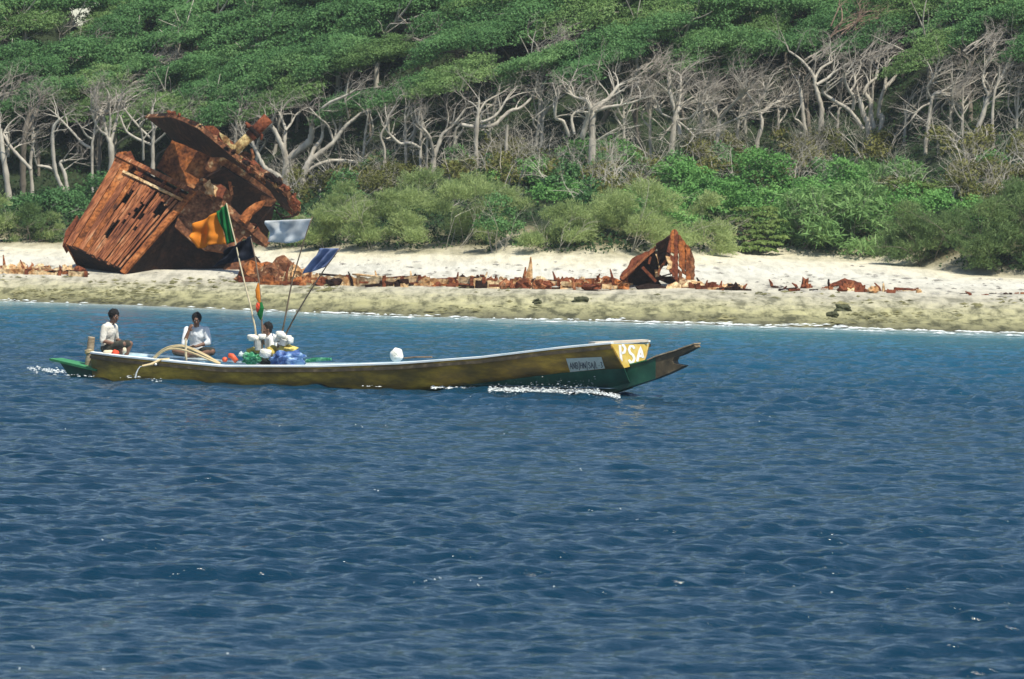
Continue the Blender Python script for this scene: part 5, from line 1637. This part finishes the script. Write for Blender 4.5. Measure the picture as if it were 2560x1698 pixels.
# ---------- painted lettering on the hull, laid on the real surfaces
dg = bpy.context.evaluated_depsgraph_get()
bm_ = bmesh.new()
for ch in boat.children:
    if ch.name.startswith('hull_side') or ch.name.startswith('bow_transom'):
        me = ch.data
        off = len(bm_.verts)
        vs = [bm_.verts.new(v.co + P0) for v in me.vertices]
        bm_.verts.ensure_lookup_table()
        for p in me.polygons:
            try: bm_.faces.new([vs[i] for i in p.vertices])
            except ValueError: pass
bm_.normal_update()
BV = BVHTree.FromBMesh(bm_)
def on_hull(px, py, lift):
    d = ray(px, py).normalized()
    h, n, i, dist = BV.ray_cast(CAM, d)
    if h is None:
        return None
    if n.dot(d) > 0: n = -n
    return h + n * lift
GLYPH = {
    'P': [[(0, 0), (0, 1)], [(0, 1), (.55, .98), (.75, .78), (.55, .55), (0, .5)]],
    'S': [[(.8, .82), (.62, .98), (.25, .98), (.08, .78), (.25, .58), (.6, .46), (.8, .25), (.6, .04), (.25, .02), (.05, .18)]],
    'A': [[(0, 0), (.42, 1), (.84, 0)], [(.16, .38), (.68, .38)]],
    'N': [[(0, 0), (0, 1), (.75, 0), (.75, 1)]],
    'B': [[(0, 0), (0, 1), (.5, .97), (.65, .78), (.5, .55), (0, .52)], [(.5, .55), (.75, .3), (.5, .02), (0, 0)]],
    'H': [[(0, 0), (0, 1)], [(.7, 0), (.7, 1)], [(0, .5), (.7, .5)]],
    'L': [[(0, 1), (0, 0), (.65, 0)]],
    '/': [[(.5, 1.2), (.1, -.25)]],
    '-': [[(.1, .4), (.5, .4)]],
    '3': [[(.1, .9), (.4, 1), (.68, .8), (.4, .55), (.72, .28), (.4, 0), (.06, .1)]],
}
def ribbon(path, quad, w, lift, mb):
    """path in 0..1 box coordinates of a picture quad (tl,tr,br,bl), w in px"""
    tl, tr, br, bl = [Vector((*q, 0)) for q in quad]
    pts = []
    for i in range(len(path) - 1):
        for k in range(4):
            a = k / 4
            x = path[i][0] * (1 - a) + path[i + 1][0] * a; y = path[i][1] * (1 - a) + path[i + 1][1] * a
            pts.append((x, y))
    pts.append(path[-1])
    P = [(bl.lerp(br, x)).lerp(tl.lerp(tr, x), y) for x, y in pts]
    L, Rr = [], []
    for i, p in enumerate(P):
        d = (P[min(i + 1, len(P) - 1)] - P[max(0, i - 1)]).normalized()
        nrm = Vector((-d.y, d.x, 0)) * w / 2
        a = on_hull(p.x + nrm.x, p.y + nrm.y, lift); b = on_hull(p.x - nrm.x, p.y - nrm.y, lift)
        if a is None or b is None: continue
        L.append(a); Rr.append(b)
    if len(L) > 1:
        o = len(mb.v)
        for a, b in zip(L, Rr): mb.v.extend([tuple(a), tuple(b)])
        for i in range(len(L) - 1): mb.f.append((o + 2 * i, o + 2 * i + 1, o + 2 * i + 3, o + 2 * i + 2))
def paint(ch, quad, w, mat, lift=.006, name='letter', parent=None):
    mb = MB()
    for path in GLYPH[ch]:
        ribbon(path, quad, w, lift, mb)
    if mb.f: obj(name, mb, M[mat], parent or boat)
paint('P', [(1549, 863), (1566, 863), (1570, 904), (1553, 904)], 6.2, 'white')
paint('S', [(1570, 865), (1589, 865), (1589, 907), (1571, 907)], 6.2, 'white')
paint('A', [(1592, 868), (1613, 868), (1612, 904), (1592, 904)], 6.2, 'white')
PQUAD = [(1415.5, 895), (1504, 891), (1513, 919.5), (1426, 928.5)]
mb = MB()
G = []
for i in range(13):
    a = i / 12; row = []
    for j in range(5):
        b = j / 4
        t_ = Vector((*PQUAD[0], 0)).lerp(Vector((*PQUAD[1], 0)), a); u__ = Vector((*PQUAD[3], 0)).lerp(Vector((*PQUAD[2], 0)), a)
        q = t_.lerp(u__, b)
        row.append(on_hull(q.x, q.y, .020))
    G.append(row)
mb.grid(G)
plq = obj('name_plaque', mb, M['plaque'], boat)
text = 'ANB/HN/SA/L-3'
tb = [(1424, 905), (1508, 903), (1510, 917), (1426, 921)]
wds = [.09, .085, .08, .05, .085, .085, .05, .075, .085, .05, .075, .06, .08]
x = 0.0; tot = sum(wds)
for ch, w in zip(text, wds):
    x0 = x / tot; x1 = (x + w * .92) / tot; x += w
    l = lambda a, b, f: (a[0] * (1 - f) + b[0] * f, a[1] * (1 - f) + b[1] * f)
    paint(ch, [l(tb[0], tb[1], x0), l(tb[0], tb[1], x1), l(tb[3], tb[2], x1), l(tb[3], tb[2], x0)], 1.5, 'ink', .026, 'letter', plq)

# ------------------------------------------------------------------ flags on their poles
def pole(name, label, pts, v, r, mat):
    P = [bp(x, y, v) for x, y in pts]
    mb = MB(); n = len(P)
    mb.tube(P, [r * (1 - .45 * i / (n - 1)) for i in range(n)], 7)
    return tag(obj(name, mb, M[mat], None, P[0], smooth=True), label, 'flag pole')
pole('flag_pole', 'thick pale bamboo pole carrying the orange and green flag', [(641, 850), (637, 815), (625, 760), (612, 710), (600, 660), (588, 604), (576, 555), (566, 508)], .05, .023, 'bamboo')
pole('flag_pole', 'thin dark pole carrying the black flag', [(660, 862), (656, 832), (652, 760), (647, 700), (638, 645), (632, 618), (626, 588)], .0, .022, 'pole_dark')
pole('flag_pole', 'thin pole carrying the white flag', [(704, 838), (712, 800), (722, 745), (731, 700), (747, 645), (761, 598), (772, 566), (781, 542)], -.1, .020, 'pole_dark')
pole('flag_pole', 'leaning thin pole carrying the blue flag', [(714, 836), (740, 787), (765, 745), (788, 708), (816, 666), (836, 640), (852, 617)], .1, .020, 'pole_dark')
def flag_mb(quad, v, rip, nx=22, ny=14, sag=0.0, seed=0, freq=2.2):
    tl, tr, br, bl = [Vector((*q, 0)) for q in quad]
    rg = random.Random(seed); ph = rg.uniform(0, 6)
    G = []
    for i in range(nx + 1):
        a = i / nx; row = []
        for j in range(ny + 1):
            b = j / ny
            q = tl.lerp(tr, a).lerp(bl.lerp(br, a), b)
            q.y += sag * math.sin(math.pi * a) * b
            q.y += 1.6 * math.sin(a * 9 + ph) * b * (1 - a)
            p = bp(q.x, q.y, v)
            w = (1 - a) * .85 + .15
            d = rip * w * (math.sin(freq * 2 * math.pi * (a + .35 * b) + ph) + .55 * mnoise.noise(Vector((a * 4, b * 3, seed))) * 2)
            row.append(p + SB * d)
        G.append(row)
    mb = MB(); mb.grid(G)
    return mb
def thick(o, t=.006):
    md = o.modifiers.new('t', 'SOLIDIFY'); md.thickness = t; md.offset = 0
    return o
fl = empty('flag', bp(566, 560, .05), 'orange and green flag flying highest at the left', 'flag')
thick(obj('green_panel', flag_mb([(543, 530), (567, 508), (589, 604), (567, 611)], .05, .05, 10, 14, seed=1), M['flag_green'], fl, smooth=True))
thick(obj('orange_panel', flag_mb([(476, 565), (543, 530), (567, 611), (494, 622)], .05, .13, 22, 16, -4, seed=2, freq=1.7), M['flag_orange'], fl, smooth=True))
for (nm, lab, q, v, rip, mt, sg, sd_) in (
    ('flag', 'black flag hanging below the orange and green one', [(575, 620), (628, 590), (637, 643), (530, 667)], .0, .11, 'flag_black', 2, 3),
    ('flag', 'white flag flying highest at the right', [(668, 552), (780, 547), (761, 597), (669, 602)], -.1, .09, 'flag_white', 9, 4),
    ('flag', 'small blue flag on the leaning pole at right', [(797, 621), (851, 621), (816, 667), (759, 686)], .1, .07, 'flag_blue', 0, 5)):
    o = obj(nm, flag_mb(q, v, rip, sag=sg, seed=sd_), M[mt], None, bp(*q[2], v), smooth=True)
    tag(thick(o), lab, 'flag')
e = empty('furled_flag', bp(650, 760, .0), 'furled orange and green pennant wrapped low on the dark pole', 'flag')
mb = MB(); mb.tube([bp(x, y, .03) for x, y in ((646, 708), (644, 725), (646, 745), (649, 757))], [.015, .05, .05, .02], 7); obj('orange_fold', mb, M['flag_orange'], e)
mb = MB(); mb.ball(bp(646, 769, .05), .06, .06, .11, amp=.5, seed=4); obj('red_fold', mb, M['red_cloth'], e)
mb = MB(); mb.tube([bp(x, y, .03) for x, y in ((652, 756), (654, 770), (650, 786), (652, 800))], [.03, .055, .065, .015], 7); obj('green_fold', mb, M['flag_green'], e)

# ------------------------------------------------------------------ cargo
def blob(name, label, cat, c, r, mat, amp=.4, fr=1.6, seed=0, n=18, m_=12, parent=None, rot=None):
    mb = MB(); mb.ball(c, *r, n=n, m_=m_, amp=amp, fr=fr, seed=seed, rot=rot)
    o = obj(name, mb, M[mat], parent, None if parent else Vector(c) - Vector((0, 0, r[2])), smooth=True)
    if label: tag(o, label, cat)
    return o
def chunk(mb, c, sx, sy, sz, seed, rot=None):
    """a broken block with soft edges"""
    b2 = MB(); b2.ball((0, 0, 0), 1, n=12, m_=8)
    rg = random.Random(seed)
    vs = []
    for p in b2.v:
        q = Vector(p)
        q = Vector([math.copysign(abs(x) ** .55, x) for x in q])
        q *= 1 + .16 * mnoise.noise(q * 1.9 + Vector((seed, 0, 0)))
        vs.append(Vector(c) + (rot or Matrix.Identity(3)) @ Vector((q.x * sx, q.y * sy, q.z * sz)))
    mb.add(vs, b2.f)
RB = Matrix.Rotation(-PSI, 3, 'Z')
fA = empty('float_marker', bp(640, 880, .05), 'left bundle of white styrofoam floats around the foot of the bamboo pole', 'float')
mb = MB(); chunk(mb, bp(637, 846, .05), .125, .12, .06, 1, RB); obj('float_block', mb, M['foam_block'], fA, smooth=True)
mb = MB(); chunk(mb, bp(630, 842, .1), .09, .1, .05, 2, RB); obj('float_block', mb, M['foam_block'], fA, smooth=True)
mb = MB(); chunk(mb, bp(655, 842, .0), .07, .1, .06, 3, RB); obj('float_block', mb, M['foam_block'], fA, smooth=True)
mb = MB(); mb.tube([bp(645, 876, .08), bp(644, 862, .08), bp(643, 852, .08)], [.065, .08, .08], 10); obj('grey_can', mb, M['grey_tin'], fA)
mb = MB(); mb.tube([bp(656, 874, .0), bp(655, 850, .0)], [.02, .02], 6); obj('stick', mb, M['pole_dark'], fA)
fC = empty('float_block', bp(664, 895, .25), 'largest white styrofoam block low beside the green net', 'float')
mb = MB(); chunk(mb, bp(664, 884, .25), .12, .11, .095, 5, RB @ Matrix.Rotation(R(8), 3, 'Y')); obj('block', mb, M['foam_block'], fC, smooth=True)
fB = empty('float_marker', bp(706, 890, 0), 'right bundle of white styrofoam floats with a grey can in its middle', 'float')
for k, (x, y, sx, sz) in enumerate(((698, 832, .09, .055), (715, 843, .11, .06), (700, 846, .11, .06), (690, 846, .06, .10), (724, 850, .05, .08), (705, 858, .10, .04), (702, 838, .12, .07))):
    mb = MB(); chunk(mb, bp(x + 2, y + 1, .02 * k), sx * .86, .09, sz * .86, 10 + k, RB); obj('float_block', mb, M['foam_block'], fB, smooth=True)
mb = MB(); mb.tube([bp(706, 862, .16), bp(711, 849, .16)], [.075, .075], 10); obj('grey_can', mb, M['grey_tin'], fB)
mb = MB(); mb.tube([bp(694, 898, .1), bp(696, 858, .1)], [.03, .03], 6); obj('stick', mb, M['pole_dark'], fB)
mb = MB(); mb.tube([bp(701, 880, .12), bp(702, 858, .12)], [.035, .035], 6); obj('stick', mb, M['wood'], fB)
blob('tarpaulin_bundle', 'crumpled blue tarpaulin bundle under the right float bundle', 'tarpaulin', bp(717, 896, .1), (.36, .32, .175), 'blue_tarp', .55, 2.4, 3, 30, 20, rot=RB)
blob('sack', 'yellow sack lying on top of the blue tarpaulin', 'sack', bp(718, 873, .0), (.20, .2, .085), 'yellow_sack', .5, 2.0, 4, 20, 12, rot=RB)
blob('sack', 'yellow cloth draped behind the biggest styrofoam block', 'sack', bp(684, 884, .0), (.13, .2, .16), 'yellow_sack', .5, 2.0, 6, 18, 12, rot=RB)
blob('sack', 'dull yellow bundle above the green netting', 'sack', bp(632, 880, -.1), (.16, .2, .085), 'yellow_sack', .5, 2.0, 7, 18, 12, rot=RB)
blob('netting', 'heap of green netting left of the biggest styrofoam block', 'net', bp(628, 895, .1), (.19, .2, .12), 'green_net', .6, 2.6, 8, 26, 18, rot=RB)
blob('plastic_bag', 'pale green plastic bag left of the green netting', 'bag', bp(605, 886, .1), (.075, .08, .05), 'plaque', .5, 2, 9)
mb = MB(); mb.tube([bp(766, 903, -.1), bp(790, 899, -.1), bp(828, 898, -.1)], [.04, .045, .03], 8)
tag(obj('rolled_net', mb, M['green_net'], None, bp(790, 905, -.1)), 'thin roll of green netting right of the blue tarpaulin', 'net')
blob('net_float', 'round orange float at the left of the pair', 'float', bp(562, 899, .0), (.065, .065, .055), 'orange_float', .1, 1, 11)
mb = MB(); mb.tube([bp(573, 889, .0), bp(580, 890, .0), bp(591, 903, .0)], [.055, .06, .055], 12)
tag(obj('net_float', mb, M['orange_float'], None, bp(582, 905, 0), smooth=True), 'long orange float leaning right of the round one', 'float')
blob('white_mound', 'white rounded float on the far gunwale in mid boat', 'float', bp(992, 888, -.45), (.14, .14, .15), 'foam_block', .25, 1.4, 13, rot=Matrix.Identity(3))
mb = MB(); mb.tube([bp(1010, 896, -.5), bp(1040, 893, -.5), bp(1080, 893, -.5)], .02, 6)
tag(obj('stick', mb, M['pole_dark'], None, bp(1040, 896, -.5)), 'thin dark stick lying right of the white rounded float', 'stick')
# cane hoops, short post, bailing pipe
cz = empty('cane_hoops', bp(460, 900, .4), 'two bent pale cane hoops arching over the boat in front of the middle man', 'hoops')
for path, v in (([(380, 899), (399, 879), (421, 866.5), (455, 862), (483, 872), (520, 890), (551, 909)], .30), ([(384, 899), (408, 876), (436, 871), (464, 876), (501, 890), (545, 909)], .62), ([(382, 899), (402, 882), (428, 868.5), (456, 865), (485, 876), (520, 893), (549, 910)], .42)):
    P = []
    for i in range(len(path) - 1):
        for k in range(4):
            a = k / 4; P.append((path[i], path[i + 1], a))
    q = [bp(x0[0] * (1 - a) + x1[0] * a, x0[1] * (1 - a) + x1[1] * a, v) for x0, x1, a in P] + [bp(*path[-1], v)]
    for _ in range(3):
        q = [q[0]] + [(q[i - 1] + q[i] * 2 + q[i + 1]) / 4 for i in range(1, len(q) - 1)] + [q[-1]]
    mb = MB(); mb.tube(q, .020, 7); obj('hoop', mb, M['cane'], cz, smooth=True)
mb = MB(); mb.tube([bp(465, 902, .55), bp(464, 846, .55)], [.028, .022], 7)
tag(obj('short_post', mb, M['bamboo'], None, bp(465, 902, .55)), 'short pale post standing under the cane hoops', 'post')
mb = MB(); mb.tube([bp(424, 897, .62), bp(400, 900, .75), bp(378, 911, .95), bp(355, 916, 1.1)], [.02, .028, .03, .026], 8)
tag(obj('outlet_pipe', mb, M['cane'], None, bp(390, 910, .8)), 'bent cane spout over the gunwale with water running out', 'pipe')
mt, n_, o_ = mat_new('falling_water')
pp = n_.nodes.new('ShaderNodeBsdfPrincipled'); pp.inputs['Base Color'].default_value = (.7, .76, .8, 1); pp.inputs['Roughness'].default_value = .2; pp.inputs['Transmission Weight'].default_value = .35; pp.inputs['IOR'].default_value = 1.33
n_.links.new(pp.outputs[0], o_.inputs[0]); M['water_jet'] = mt
mb = MB(); mb.tube([bp(355, 916, 1.1), bp(350, 917, 1.12), bp(345, 924, 1.15), bp(341, 933, 1.18), bp(338, 945, 1.2)], [.008, .012, .013, .016, .022], 6)
o = obj('water_jet', mb, M['water_jet'], None, bp(338, 945, 1.2)); tag(o, 'thin stream of water falling from the spout into the sea', 'water')
blob('small_float', 'small white ball hanging outside the gunwale below the hoops', 'float', bp(389, 911, .86), (.03, .03, .03), 'white', 0, 1, 1, 10, 8)

# ------------------------------------------------------------------ foam at the bow, stern and spout
def foam_patch(name, label, spec, seed):
    g2 = random.Random(seed); mb = MB()
    for (x0, y0, x1, y1, n, sp, hz, smin, smax) in spec:
        for k in range(n):
            a = g2.random()
            px = x0 + (x1 - x0) * a; py = y0 + (y1 - y0) * a + g2.gauss(0, sp)
            p = onz(px, py, 0.02)
            p.z = 0.065 + abs(g2.gauss(0, 1)) * hz
            s = g2.uniform(smin, smax)
            flake(mb, p, s * g2.uniform(1, 2.0), s, s * .5, g2)
    return tag(obj(name, mb, M['foam']), label, 'foam', kind='stuff')
foam_patch('bow_foam', 'white bow wave breaking along the green hull bottom', [
    (1080, 974, 1340, 980, 1500, 1.5, .02, .012, .04), (1220, 979, 1500, 986, 3200, 2.8, .04, .008, .026), (1260, 975, 1490, 983, 4200, 3.0, .11, .005, .017), (1290, 972, 1460, 980, 1500, 3, .13, .006, .02), (1085, 973, 1250, 977, 900, 1.2, .02, .01, .03), (1480, 985, 1550, 1000, 300, 2.2, .02, .006, .02)], 4)
foam_patch('stern_foam', 'pale wake foam behind the green stern platform', [(70, 928, 165, 938, 120, 3, .02, .01, .03), (150, 940, 235, 944, 40, 2, .01, .01, .03)], 5)
foam_patch('spout_foam', 'small splash of foam under the water stream', [(300, 946, 350, 950, 70, 2, .03, .01, .03), (360, 952, 410, 958, 16, 1.5, .01, .01, .028), (900, 971, 960, 972, 12, 1, .01, .01, .03)], 6)

# ------------------------------------------------------------------ people
def remeshed(name, mb, mat, parent, voxel, smooth=4, frame=None):
    v = [frame(p) for p in mb.v]
    me = bpy.data.meshes.new(name + '_src')
    me.from_pydata([tuple(p) for p in v], [], mb.f); me.update()
    o = bpy.data.objects.new(name, me); COL.objects.link(o)
    a = o.modifiers.new('r', 'REMESH'); a.mode = 'VOXEL'; a.voxel_size = voxel; a.use_smooth_shade = True
    b = o.modifiers.new('s', 'SMOOTH'); b.factor = .5; b.iterations = smooth
    d = bpy.context.evaluated_depsgraph_get()
    me2 = bpy.data.meshes.new_from_object(o.evaluated_get(d))
    o.modifiers.clear()
    o.data = me2; me2.name = name
    me2.materials.clear(); me2.materials.append(mat)
    me2.polygons.foreach_set('use_smooth', [True] * len(me2.polygons))
    o.parent = parent
    bpy.data.meshes.remove(me)
    return o
def limb(mb, pts, rads, n=12):
    for i in range(len(pts) - 1):
        a, b = Vector(pts[i]), Vector(pts[i + 1])
        mb.tube([a, a.lerp(b, .5), b], [rads[i], (rads[i] + rads[i + 1]) / 2 * 1.04, rads[i + 1]], n)
    for p, r in zip(pts, rads):
        mb.ball(p, r, n=n, m_=8)
def hand(mb, wrist, d, palm_n, side):
    """palm, four unequal bent fingers and a thumb from the side of the palm"""
    d = Vector(d).normalized(); nn = Vector(palm_n); nn = (nn - d * nn.dot(d)).normalized(); w = d.cross(nn) * side
    c = Vector(wrist) + d * .05
    rot = Matrix((d, w, nn)).transposed()
    mb.ball(c, .052, .042, .019, n=12, m_=8, rot=rot)
    for k, L in enumerate((.068, .078, .072, .056)):
        b = c + d * .038 + w * (.030 - .020 * k)
        m1 = b + d * L * .5 + nn * .012; e = m1 + d * L * .34 + nn * L * .34
        mb.tube([b - d * .02, b, m1, e], [.0095, .0095, .0088, .0075], 7)
        mb.ball(e, .0076, n=7, m_=5)
    b = c + w * .036 - d * .022
    m1 = b + w * .026 + d * .024; e = m1 + d * .030 + nn * .012
    mb.tube([b - w * .02, b, m1, e], [.012, .0115, .0105, .0085], 7)
    mb.ball(e, .0086, n=7, m_=5)

def person(label, base, yaw, sc, J, shirt, lower, hair_r=(.104, .094, .10), head_yaw=0.0, head_pitch=0.0, sleeve=1.0):
    e = empty('person', base, label, 'person')
    Rz = Matrix.Rotation(yaw, 3, 'Z')
    fr = lambda p: Rz @ (Vector(p) * sc)
    V = Vector
    mb = MB()
    hip, waist, chest, neck, head = [V(J[k]) for k in ('hip', 'waist', 'chest', 'neck', 'head')]
    td = (neck - hip).normalized()
    mb.ball(hip, .12, .165, .12, n=16, m_=10)
    mb.ball(waist, .10, .135, .13, n=16, m_=10)
    mb.ball(chest, .115, .165, .16, n=16, m_=10)
    mb.ball(chest + td * .10, .095, .17, .08, n=16, m_=10)
    mb.tube([hip, waist, chest], [.12, .11, .12], 14)
    limb(mb, [chest + td * .12, neck, head - V((0, 0, .05))], [.065, .056, .055])
    # head with face
    Rh = Matrix.Rotation(head_yaw, 3, 'Z') @ Matrix.Rotation(head_pitch, 3, 'Y')
    H = lambda x, y, z: head + Rh @ V((x, y, z))
    mb.ball(H(0, 0, .02), .098, .077, .105, n=18, m_=12, rot=Rh)
    mb.ball(H(.022, 0, -.055), .070, .058, .066, n=14, m_=9, rot=Rh)
    mb.ball(H(.062, 0, -.092), .024, .030, .022, n=10, m_=7, rot=Rh)
    mb.tube([H(.088, 0, .022), H(.104, 0, -.005), H(.116, 0, -.022)], [.010, .013, .016], 8)
    mb.ball(H(.112, 0, -.024), .015, .021, .012, n=8, m_=6, rot=Rh)
    mb.tube([H(.088, -.045, .036), H(.098, 0, .038), H(.088, .045, .036)], [.010, .012, .010], 8)
    mb.ball(H(.088, 0, -.060), .014, .026, .011, n=10, m_=6, rot=Rh)
    for s in (-1, 1):
        mb.ball(H(-.005, s * .079, -.005), .022, .010, .032, n=8, m_=6, rot=Rh)
        mb.ball(H(.072, s * .040, -.022), .024, .022, .02, n=8, m_=6, rot=Rh)
    for s, k in ((1, 'L'), (-1, 'R')):
        A = [V(p) for p in J['arm' + k]]
        limb(mb, A[:3], [.058, .044, .030])
        hand(mb, A[2], V(A[3]), V(A[4]), s)
        G = [V(p) for p in J['leg' + k]]
        limb(mb, G[:3], [.088, .060, .038])
        limb(mb, [G[2], G[2] + (V(G[3]) - G[2]) * .5, V(G[3])], [.040, .036, .028])
    remeshed('body', mb, M['skin'], e, .0095 * sc, 2, fr)
    # shirt
    mb = MB()
    mb.ball(waist, .118, .158, .15, n=16, m_=10); mb.ball(hip + td * .06, .135, .18, .10, n=16, m_=10)
    mb.ball(chest, .135, .188, .17, n=16, m_=10); mb.ball(chest + td * .10, .115, .192, .085, n=16, m_=10)
    mb.ball(chest + td * .17 - V((.012, 0, 0)), .075, .085, .045, n=14, m_=8)
    mb.tube([hip, waist, chest], [.14, .13, .135], 14)
    for k in 'LR':
        A = [V(p) for p in J['arm' + k]]
        el = A[0].lerp(A[1], sleeve) if sleeve <= 1 else A[1].lerp(A[2], sleeve - 1)
        path = [A[0], el] if sleeve <= 1 else [A[0], A[1], el]
        limb(mb, path, [.074, .060] if sleeve <= 1 else [.074, .058, .048])
    # folds
    for i, p in enumerate(mb.v):
        q = V(p)
        mb.v[i] = tuple(q + V((mnoise.noise(q * 9), mnoise.noise(q * 9 + V((5, 0, 0))), 0)) * .014)
    remeshed('shirt', mb, shirt, e, .013 * sc, 3, fr)
    mb = MB()
    for k, s in (('L', 1), ('R', -1)):
        xx = chest + td * .175 + V((.045, s * .038, .0))
        mb.ball(xx, .040, .018, .030, n=8, m_=6)
    for i in range(len(mb.v)): mb.v[i] = tuple(fr(mb.v[i]))
    me = bpy.data.meshes.new('collar'); me.from_pydata(mb.v, [], mb.f); me.materials.append(shirt); link_mesh('collar', me, e)
    # sarong or shorts
    mb = MB(); mb.ball(hip - V((0, 0, .01)), .145, .19, .12, n=16, m_=10)
    for k in 'LR':
        G = [V(p) for p in J['leg' + k]]
        limb(mb, [G[0], G[0].lerp(G[1], .9)], [.112, .092])
    for i, p in enumerate(mb.v):
        q = V(p); mb.v[i] = tuple(q * 1.0 + V((0, 0, mnoise.noise(q * 8) * .02)))
    remeshed('sarong', mb, lower, e, .013 * sc, 3, fr)
    # hair
    mb = MB()
    mb.ball(H(-.022, 0, .052), hair_r[0], hair_r[1], hair_r[2], n=28, m_=18, rot=Rh, amp=.22, fr=4.5, seed=int(base[0] * 3) % 7)
    for s in (-1, 1): mb.ball(H(-.01, s * .066, .022), .045, .02, .05, n=10, m_=7, rot=Rh)
    mb.ball(H(-.058, 0, -.01), .05, .066, .07, n=12, m_=8, rot=Rh)
    remeshed('hair', mb, M['hair'], e, .011 * sc, 1, fr)
    for nm, rr, xx, mt_ in (('eye', .011, .090, 'eye'), ('pupil', .007, .0965, 'hair')):
        for s in (-1, 1):
            mb = MB(); mb.ball(H(xx, s * .033, .014), rr, n=10, m_=7)
            for i in range(len(mb.v)): mb.v[i] = tuple(fr(mb.v[i]))
            me = bpy.data.meshes.new(nm); me.from_pydata(mb.v, [], mb.f); me.materials.append(M[mt_])
            link_mesh(nm, me, e)
    mb = MB(); mb.ball(H(.100, 0, -.060), .006, .024, .007, n=10, m_=6, rot=Rh)
    for i in range(len(mb.v)): mb.v[i] = tuple(fr(mb.v[i]))
    me = bpy.data.meshes.new('mouth'); me.from_pydata(mb.v, [], mb.f); me.materials.append(M['lip']); link_mesh('mouth', me, e)
    return e

SC = 1.10
b1 = bp(270, 884, .0)
J1 = dict(hip=(0, 0, .11), waist=(-.015, 0, .26), chest=(.015, 0, .43), neck=(.075, 0, .60), head=(.135, 0, .735),
          armL=[(.03, .185, .525), (.03, .27, .28), (.27, .19, .20), (1, -.3, -.1), (0, -.2, -1)],
          armR=[(.03, -.185, .525), (.01, -.25, .26), (.25, -.15, .20), (1, .3, -.05), (0, .2, -1)],
          legL=[(.03, .09, .10), (.42, .15, .20), (.33, .10, -.10), (.48, .10, -.12)],
          legR=[(.03, -.09, .10), (.42, -.13, .20), (.30, -.08, -.10), (.45, -.08, -.12)])
person('man in a cream shirt sitting on the stern with dark sarong, looking forward', b1, R(-26), SC, J1, M['shirt_cream'], M['cloth_dark'], (.118, .108, .112), R(-24), R(6), sleeve=.95)
b2 = bp(492, 892, -.35)
J2 = dict(hip=(0, 0, .11), waist=(-.01, 0, .27), chest=(.02, 0, .44), neck=(.07, 0, .60), head=(.115, .02, .725),
          armL=[(.03, .19, .53), (.12, .27, .29), (.28, .04, .21), (.3, -1, .0), (.6, 0, -1)],
          armR=[(.03, -.19, .53), (.22, -.21, .26), (.20, -.12, .51), (.15, .45, 1), (-.9, .3, .2)],
          legL=[(.03, .10, .09), (.30, .38, .12), (.38, .02, .03), (.42, -.12, .02)],
          legR=[(.03, -.10, .09), (.30, -.38, .12), (.40, -.05, .06), (.44, .10, .05)])
person('man in a pale shirt sitting cross legged with a hand at his chin', b2, R(-100), SC, J2, M['shirt_white'], M['cloth_dark'], (.110, .100, .108), R(10), R(12), sleeve=1.25)
b3 = bp(679, 916, -.45)
J3 = dict(hip=(0, 0, .11), waist=(-.02, 0, .27), chest=(.0, 0, .44), neck=(.06, 0, .60), head=(.10, 0, .725),
          armL=[(.02, .19, .52), (.05, .25, .28), (.28, .17, .25), (1, -.2, 0), (0, 0, -1)],
          armR=[(.02, -.19, .52), (.05, -.25, .28), (.28, -.17, .25), (1, .2, 0), (0, 0, -1)],
          legL=[(.03, .09, .10), (.40, .14, .22), (.42, .10, -.08), (.55, .10, -.10)],
          legR=[(.03, -.09, .10), (.40, -.14, .22), (.42, -.10, -.08), (.55, -.10, -.10)])
person('man in a white shirt half hidden behind the floats, facing the stern', b3, R(192), SC, J3, M['white'], M['cloth_dark'], (.102, .092, .10), R(8), R(0), sleeve=.95)
cb = empty('cloth_bundle', bp(285, 886, .28), 'cream and red cloth bundle on the stern deck beside the seated man', 'cloth')
blob('cream_cloth', None, None, bp(272, 882, .30), (.12, .1, .06), 'cream', .35, 1.6, 3, parent=cb, rot=RB)
blob('red_cloth', None, None, bp(288, 883, .32), (.07, .09, .075), 'red_cloth', .35, 1.6, 5, parent=cb, rot=RB)
blob('white_cup', 'small cream bag in front of the seated man at the stern', 'bag', bp(311, 877, .15), (.05, .05, .065), 'cream', .25, 1.6, 6)
